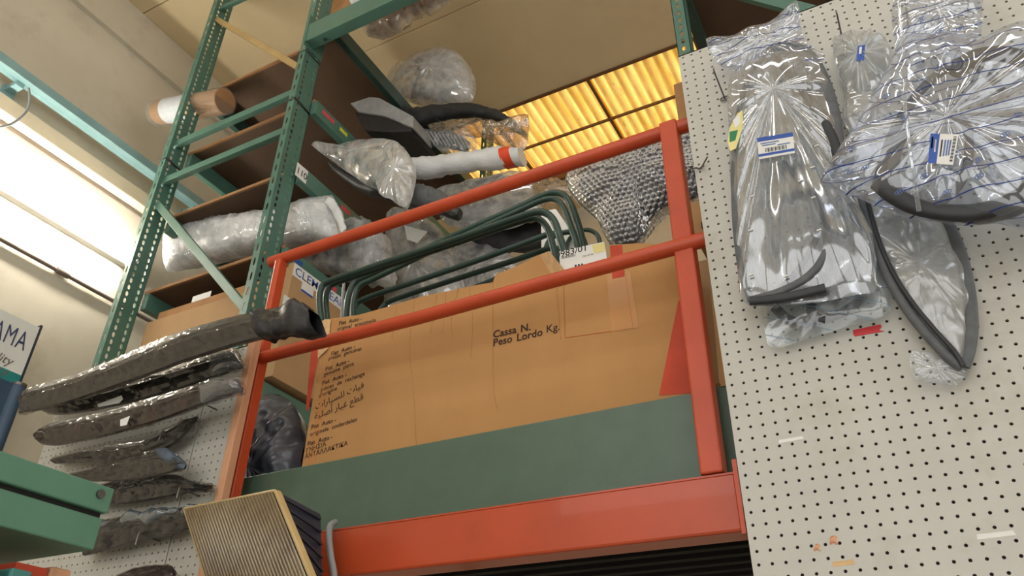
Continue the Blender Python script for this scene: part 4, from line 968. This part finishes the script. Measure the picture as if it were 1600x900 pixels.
slv([(462, 372), (510, 356), (550, 344), (585, 352), (604, 368)], [(480, 420), (530, 432), (570, 440), (600, 446), (615, 446)], 3.3, .12, 'bubble_skin', F_bubm, t, 64, .02)
slv([(470, 388), (530, 372), (590, 380)], [(490, 416), (540, 428), (600, 440)], 3.32, .10, 'dark_core', M_rubberg, t, 65, .01)
t = goods('bubble_wrapped_pack', 'small bubble-wrapped pack end squeezed behind the grey one', 'package', 600, 400, 3.3)
slv([(555, 350), (570, 342), (590, 356), (612, 392)], [(560, 380), (580, 392), (600, 412), (612, 426)], 3.53, .08, 'bubble_skin', F_bubm, t, 66, .02)
slv([(560, 356), (590, 362), (606, 394)], [(565, 378), (592, 396), (606, 420)], 3.55, .06, 'foam_core', M_foam, t, 67, .01)
t = goods('clear_bag', 'tall clear bag with curved grey weatherstrips on the fourth shelf', 'bag', 660, 505, 3.4)
pch([(604, 334), (630, 326), (660, 336), (700, 372), (722, 430), (726, 470), (700, 500), (650, 510), (606, 505), (600, 440)], 3.68, .10, 'bag_film', F_soft, t, 68, .03, 9)
for q, r_ in (([(608, 345), (640, 362), (652, 410), (650, 480), (645, 510)], .03), ([(622, 500), (640, 450), (672, 425), (700, 445), (712, 480)], .022), ([(660, 350), (690, 385), (706, 430)], .02)):
    MB().tube(smooth_path(px(q, 3.69), 8), r_, 10, up=(0, 1, 0), ratio=.6).build('weatherstrip', M_rubberg, t)
quad('paper_sheet', px([(632, 352), (668, 362), (652, 380), (636, 374)], 3.56), M_white, t)
t = goods('clear_bag', 'flat clear bag behind the bent green tubes on the fourth shelf', 'bag', 750, 430, 3.45)
pch([(700, 396), (740, 378), (790, 392), (812, 420), (800, 450), (750, 460), (706, 446)], 3.72, .06, 'bag_film', F_soft, t, 69, .025, 11)
slv([(705, 400), (750, 386), (800, 410)], [(712, 440), (750, 452), (800, 445)], 3.75, .04, 'grey_part', M_rubberg, t, 70, .01)
t = goods('white_carton', 'white carton corner standing behind the green tube loops', 'box', 900, 380, 3.0)
wc = px([(845, 330), (868, 326), (902, 376)], 2.278)
MB().prism([Vector((wc[0].x, 2.278, zbot + .01))] + wc + [Vector((wc[2].x, 2.278, zbot + .01))], (0, .014, 0)).build('carton_body', M_white, t, bevel=.003)
# boxes on the lowest visible shelf
zS5 = 3.445
t = thing('shipping_box', 'cardboard box with blue lettering and white labels facing the aisle', 'box', (-3.27, 3.05, zS5), 'boxes on the lowest shelf')
zt_ = PX(450, 402, -2.98).z
MB().box(-3.185, -2.98, 2.79, 3.35, zS5, zt_).build('box_body', M_card2, t, bevel=.004)
MB().box(-2.98, -2.9795, 2.795, 3.345, zt_ - .088, zt_ - .003).build('white_band', M_white, t)
text('box_lettering', 'CLEMCLEAR', Vector((-2.979, 2.81, zt_ - .072)), Y_, Z_, .078, M_blue, t, bold=.003, xs=1.1)
for (u0, v0, u1, v1) in ((474, 432, 490, 455), (444, 460, 466, 474)):
    p0, p1 = PX(u0, v0, -2.98), PX(u1, v1, -2.98); lq = MB().box(-2.98, -2.979, p0.y, p1.y, p0.z - .10, p0.z).build('white_label', M_white, t)
    MB().box(-2.979, -2.9786, p0.y, p1.y, p0.z - .10, p0.z - .085).build('label_band', M_blue, lq)
t = thing('shipping_box', 'plain cardboard box on the lowest shelf beside the left upright', 'box', (-3.9, 3.05, zS5), 'boxes on the lowest shelf')
zq = zY(300, 482, 2.79)
MB().box(-4.2, -3.20, 2.79, 3.35, zS5, zq).build('box_body', M_card2, t, bevel=.004)
MB().box(-4.2, -3.20, 3.04, 3.10, zq, zq + .0006).build('tape_strip', M_tape, t)
t = thing('flat_carton', 'flat carton with one white label lying on the plain cardboard box', 'box', (-3.8, 3.05, zq), 'boxes on the lowest shelf')
MB().box(-4.15, -3.22, 2.82, 3.3, zq + .001, min(zq + .13, 4.165)).build('carton_body', M_brownb, t, bevel=.003)
p0, p1 = PY(300, 470, 2.82), PY(330, 458, 2.82); MB().box(p0.x, p1.x, 2.8185, 2.8195, p0.z - .015, p0.z + .03).build('white_label', M_white, t)

# ================================================================== things around the box behind the railing
t = thing('black_bag', 'shiny black plastic bag standing between the railing post and the box', 'bag', PY(430, 745, 1.9))
pch([(384, 640), (410, 616), (440, 618), (462, 640), (474, 680), (470, 760), (448, 866), (372, 878), (366, 740)], 1.86, .09, 'bag_skin', M_bagb, t, 81, .02, 13, normal=NB, fq=.9, rings=24, nb=140)
t = thing('grey_bag', 'translucent grey bag squeezed behind the black bag', 'bag', PY(465, 720, 2.05))
pch([(440, 640), (468, 646), (484, 690), (478, 830), (455, 905)], 2.02, .05, 'bag_skin', F_milky, t, 82, .014, 9, normal=NB)
slv([(450, 650), (470, 650), (478, 690)], [(452, 740), (466, 745), (476, 750)], 2.05, .04, 'inner_part', M_rubberg, t, 83)
# bubble-wrapped bag standing in the box
t = thing('bubble_bag', 'bubble-wrapped dark parts standing upright in the box beside the right post', 'bag', PY(965, 385, 2.0))
YBb = 1.98
pch([(884, 284), (906, 262), (960, 236), (1020, 216), (1060, 196), (1110, 190), (1120, 260), (1110, 300), (1060, 320), (1020, 350), (1000, 384), (955, 386), (935, 345), (905, 320)], YBb, .07, 'bubble_skin', F_bub, t, 84, .012, 9, normal=NB, center=(1000, 280), rings=80, nb=360, bub=(.019, .006))
pch([(902, 284), (930, 262), (1000, 236), (1060, 214), (1106, 200), (1110, 292), (1052, 316), (1012, 346), (994, 378), (960, 380), (942, 340), (918, 314)], YBb + .03, .05, 'dark_parts', M_bagb, t, 85, .02, 7, normal=NB, center=(1010, 285))
# boards seen through the gap beside the right post
t = thing('leaning_board', 'pale board leaning in the gap between the right post and the pegboard', 'board', PY(1100, 600, 1.95))
MB().prism(px([(1086, 410), (1106, 405), (1124, 598), (1106, 604)], 1.95), (0, .02, 0)).build('board_face', M_card2, t)
MB().prism(px([(1078, 470), (1090, 500), (1104, 560), (1106, 602), (1092, 604)], 1.945), (0, .004, 0)).build('board_patch', M_foam, t)  # grey patch along the left edge of the board
t = thing('dark_cabinet', 'dark green cabinet side in the gap right of the red post', 'cabinet', PY(1130, 730, 1.85))
MB().prism(px([(1106, 606), (1145, 600), (1160, 735), (1110, 745)], 1.80), (0, .5, 0)).build('cabinet_side', M_dgreen, t, bevel=.003)
tag(MB().tube(smooth_path(px([(1116, 640), (1124, 670), (1126, 700), (1122, 735)], 1.785), 6), .012, 10).build('black_hose', M_rubber), 'black hose hanging in the gap right of the red post', 'hose')
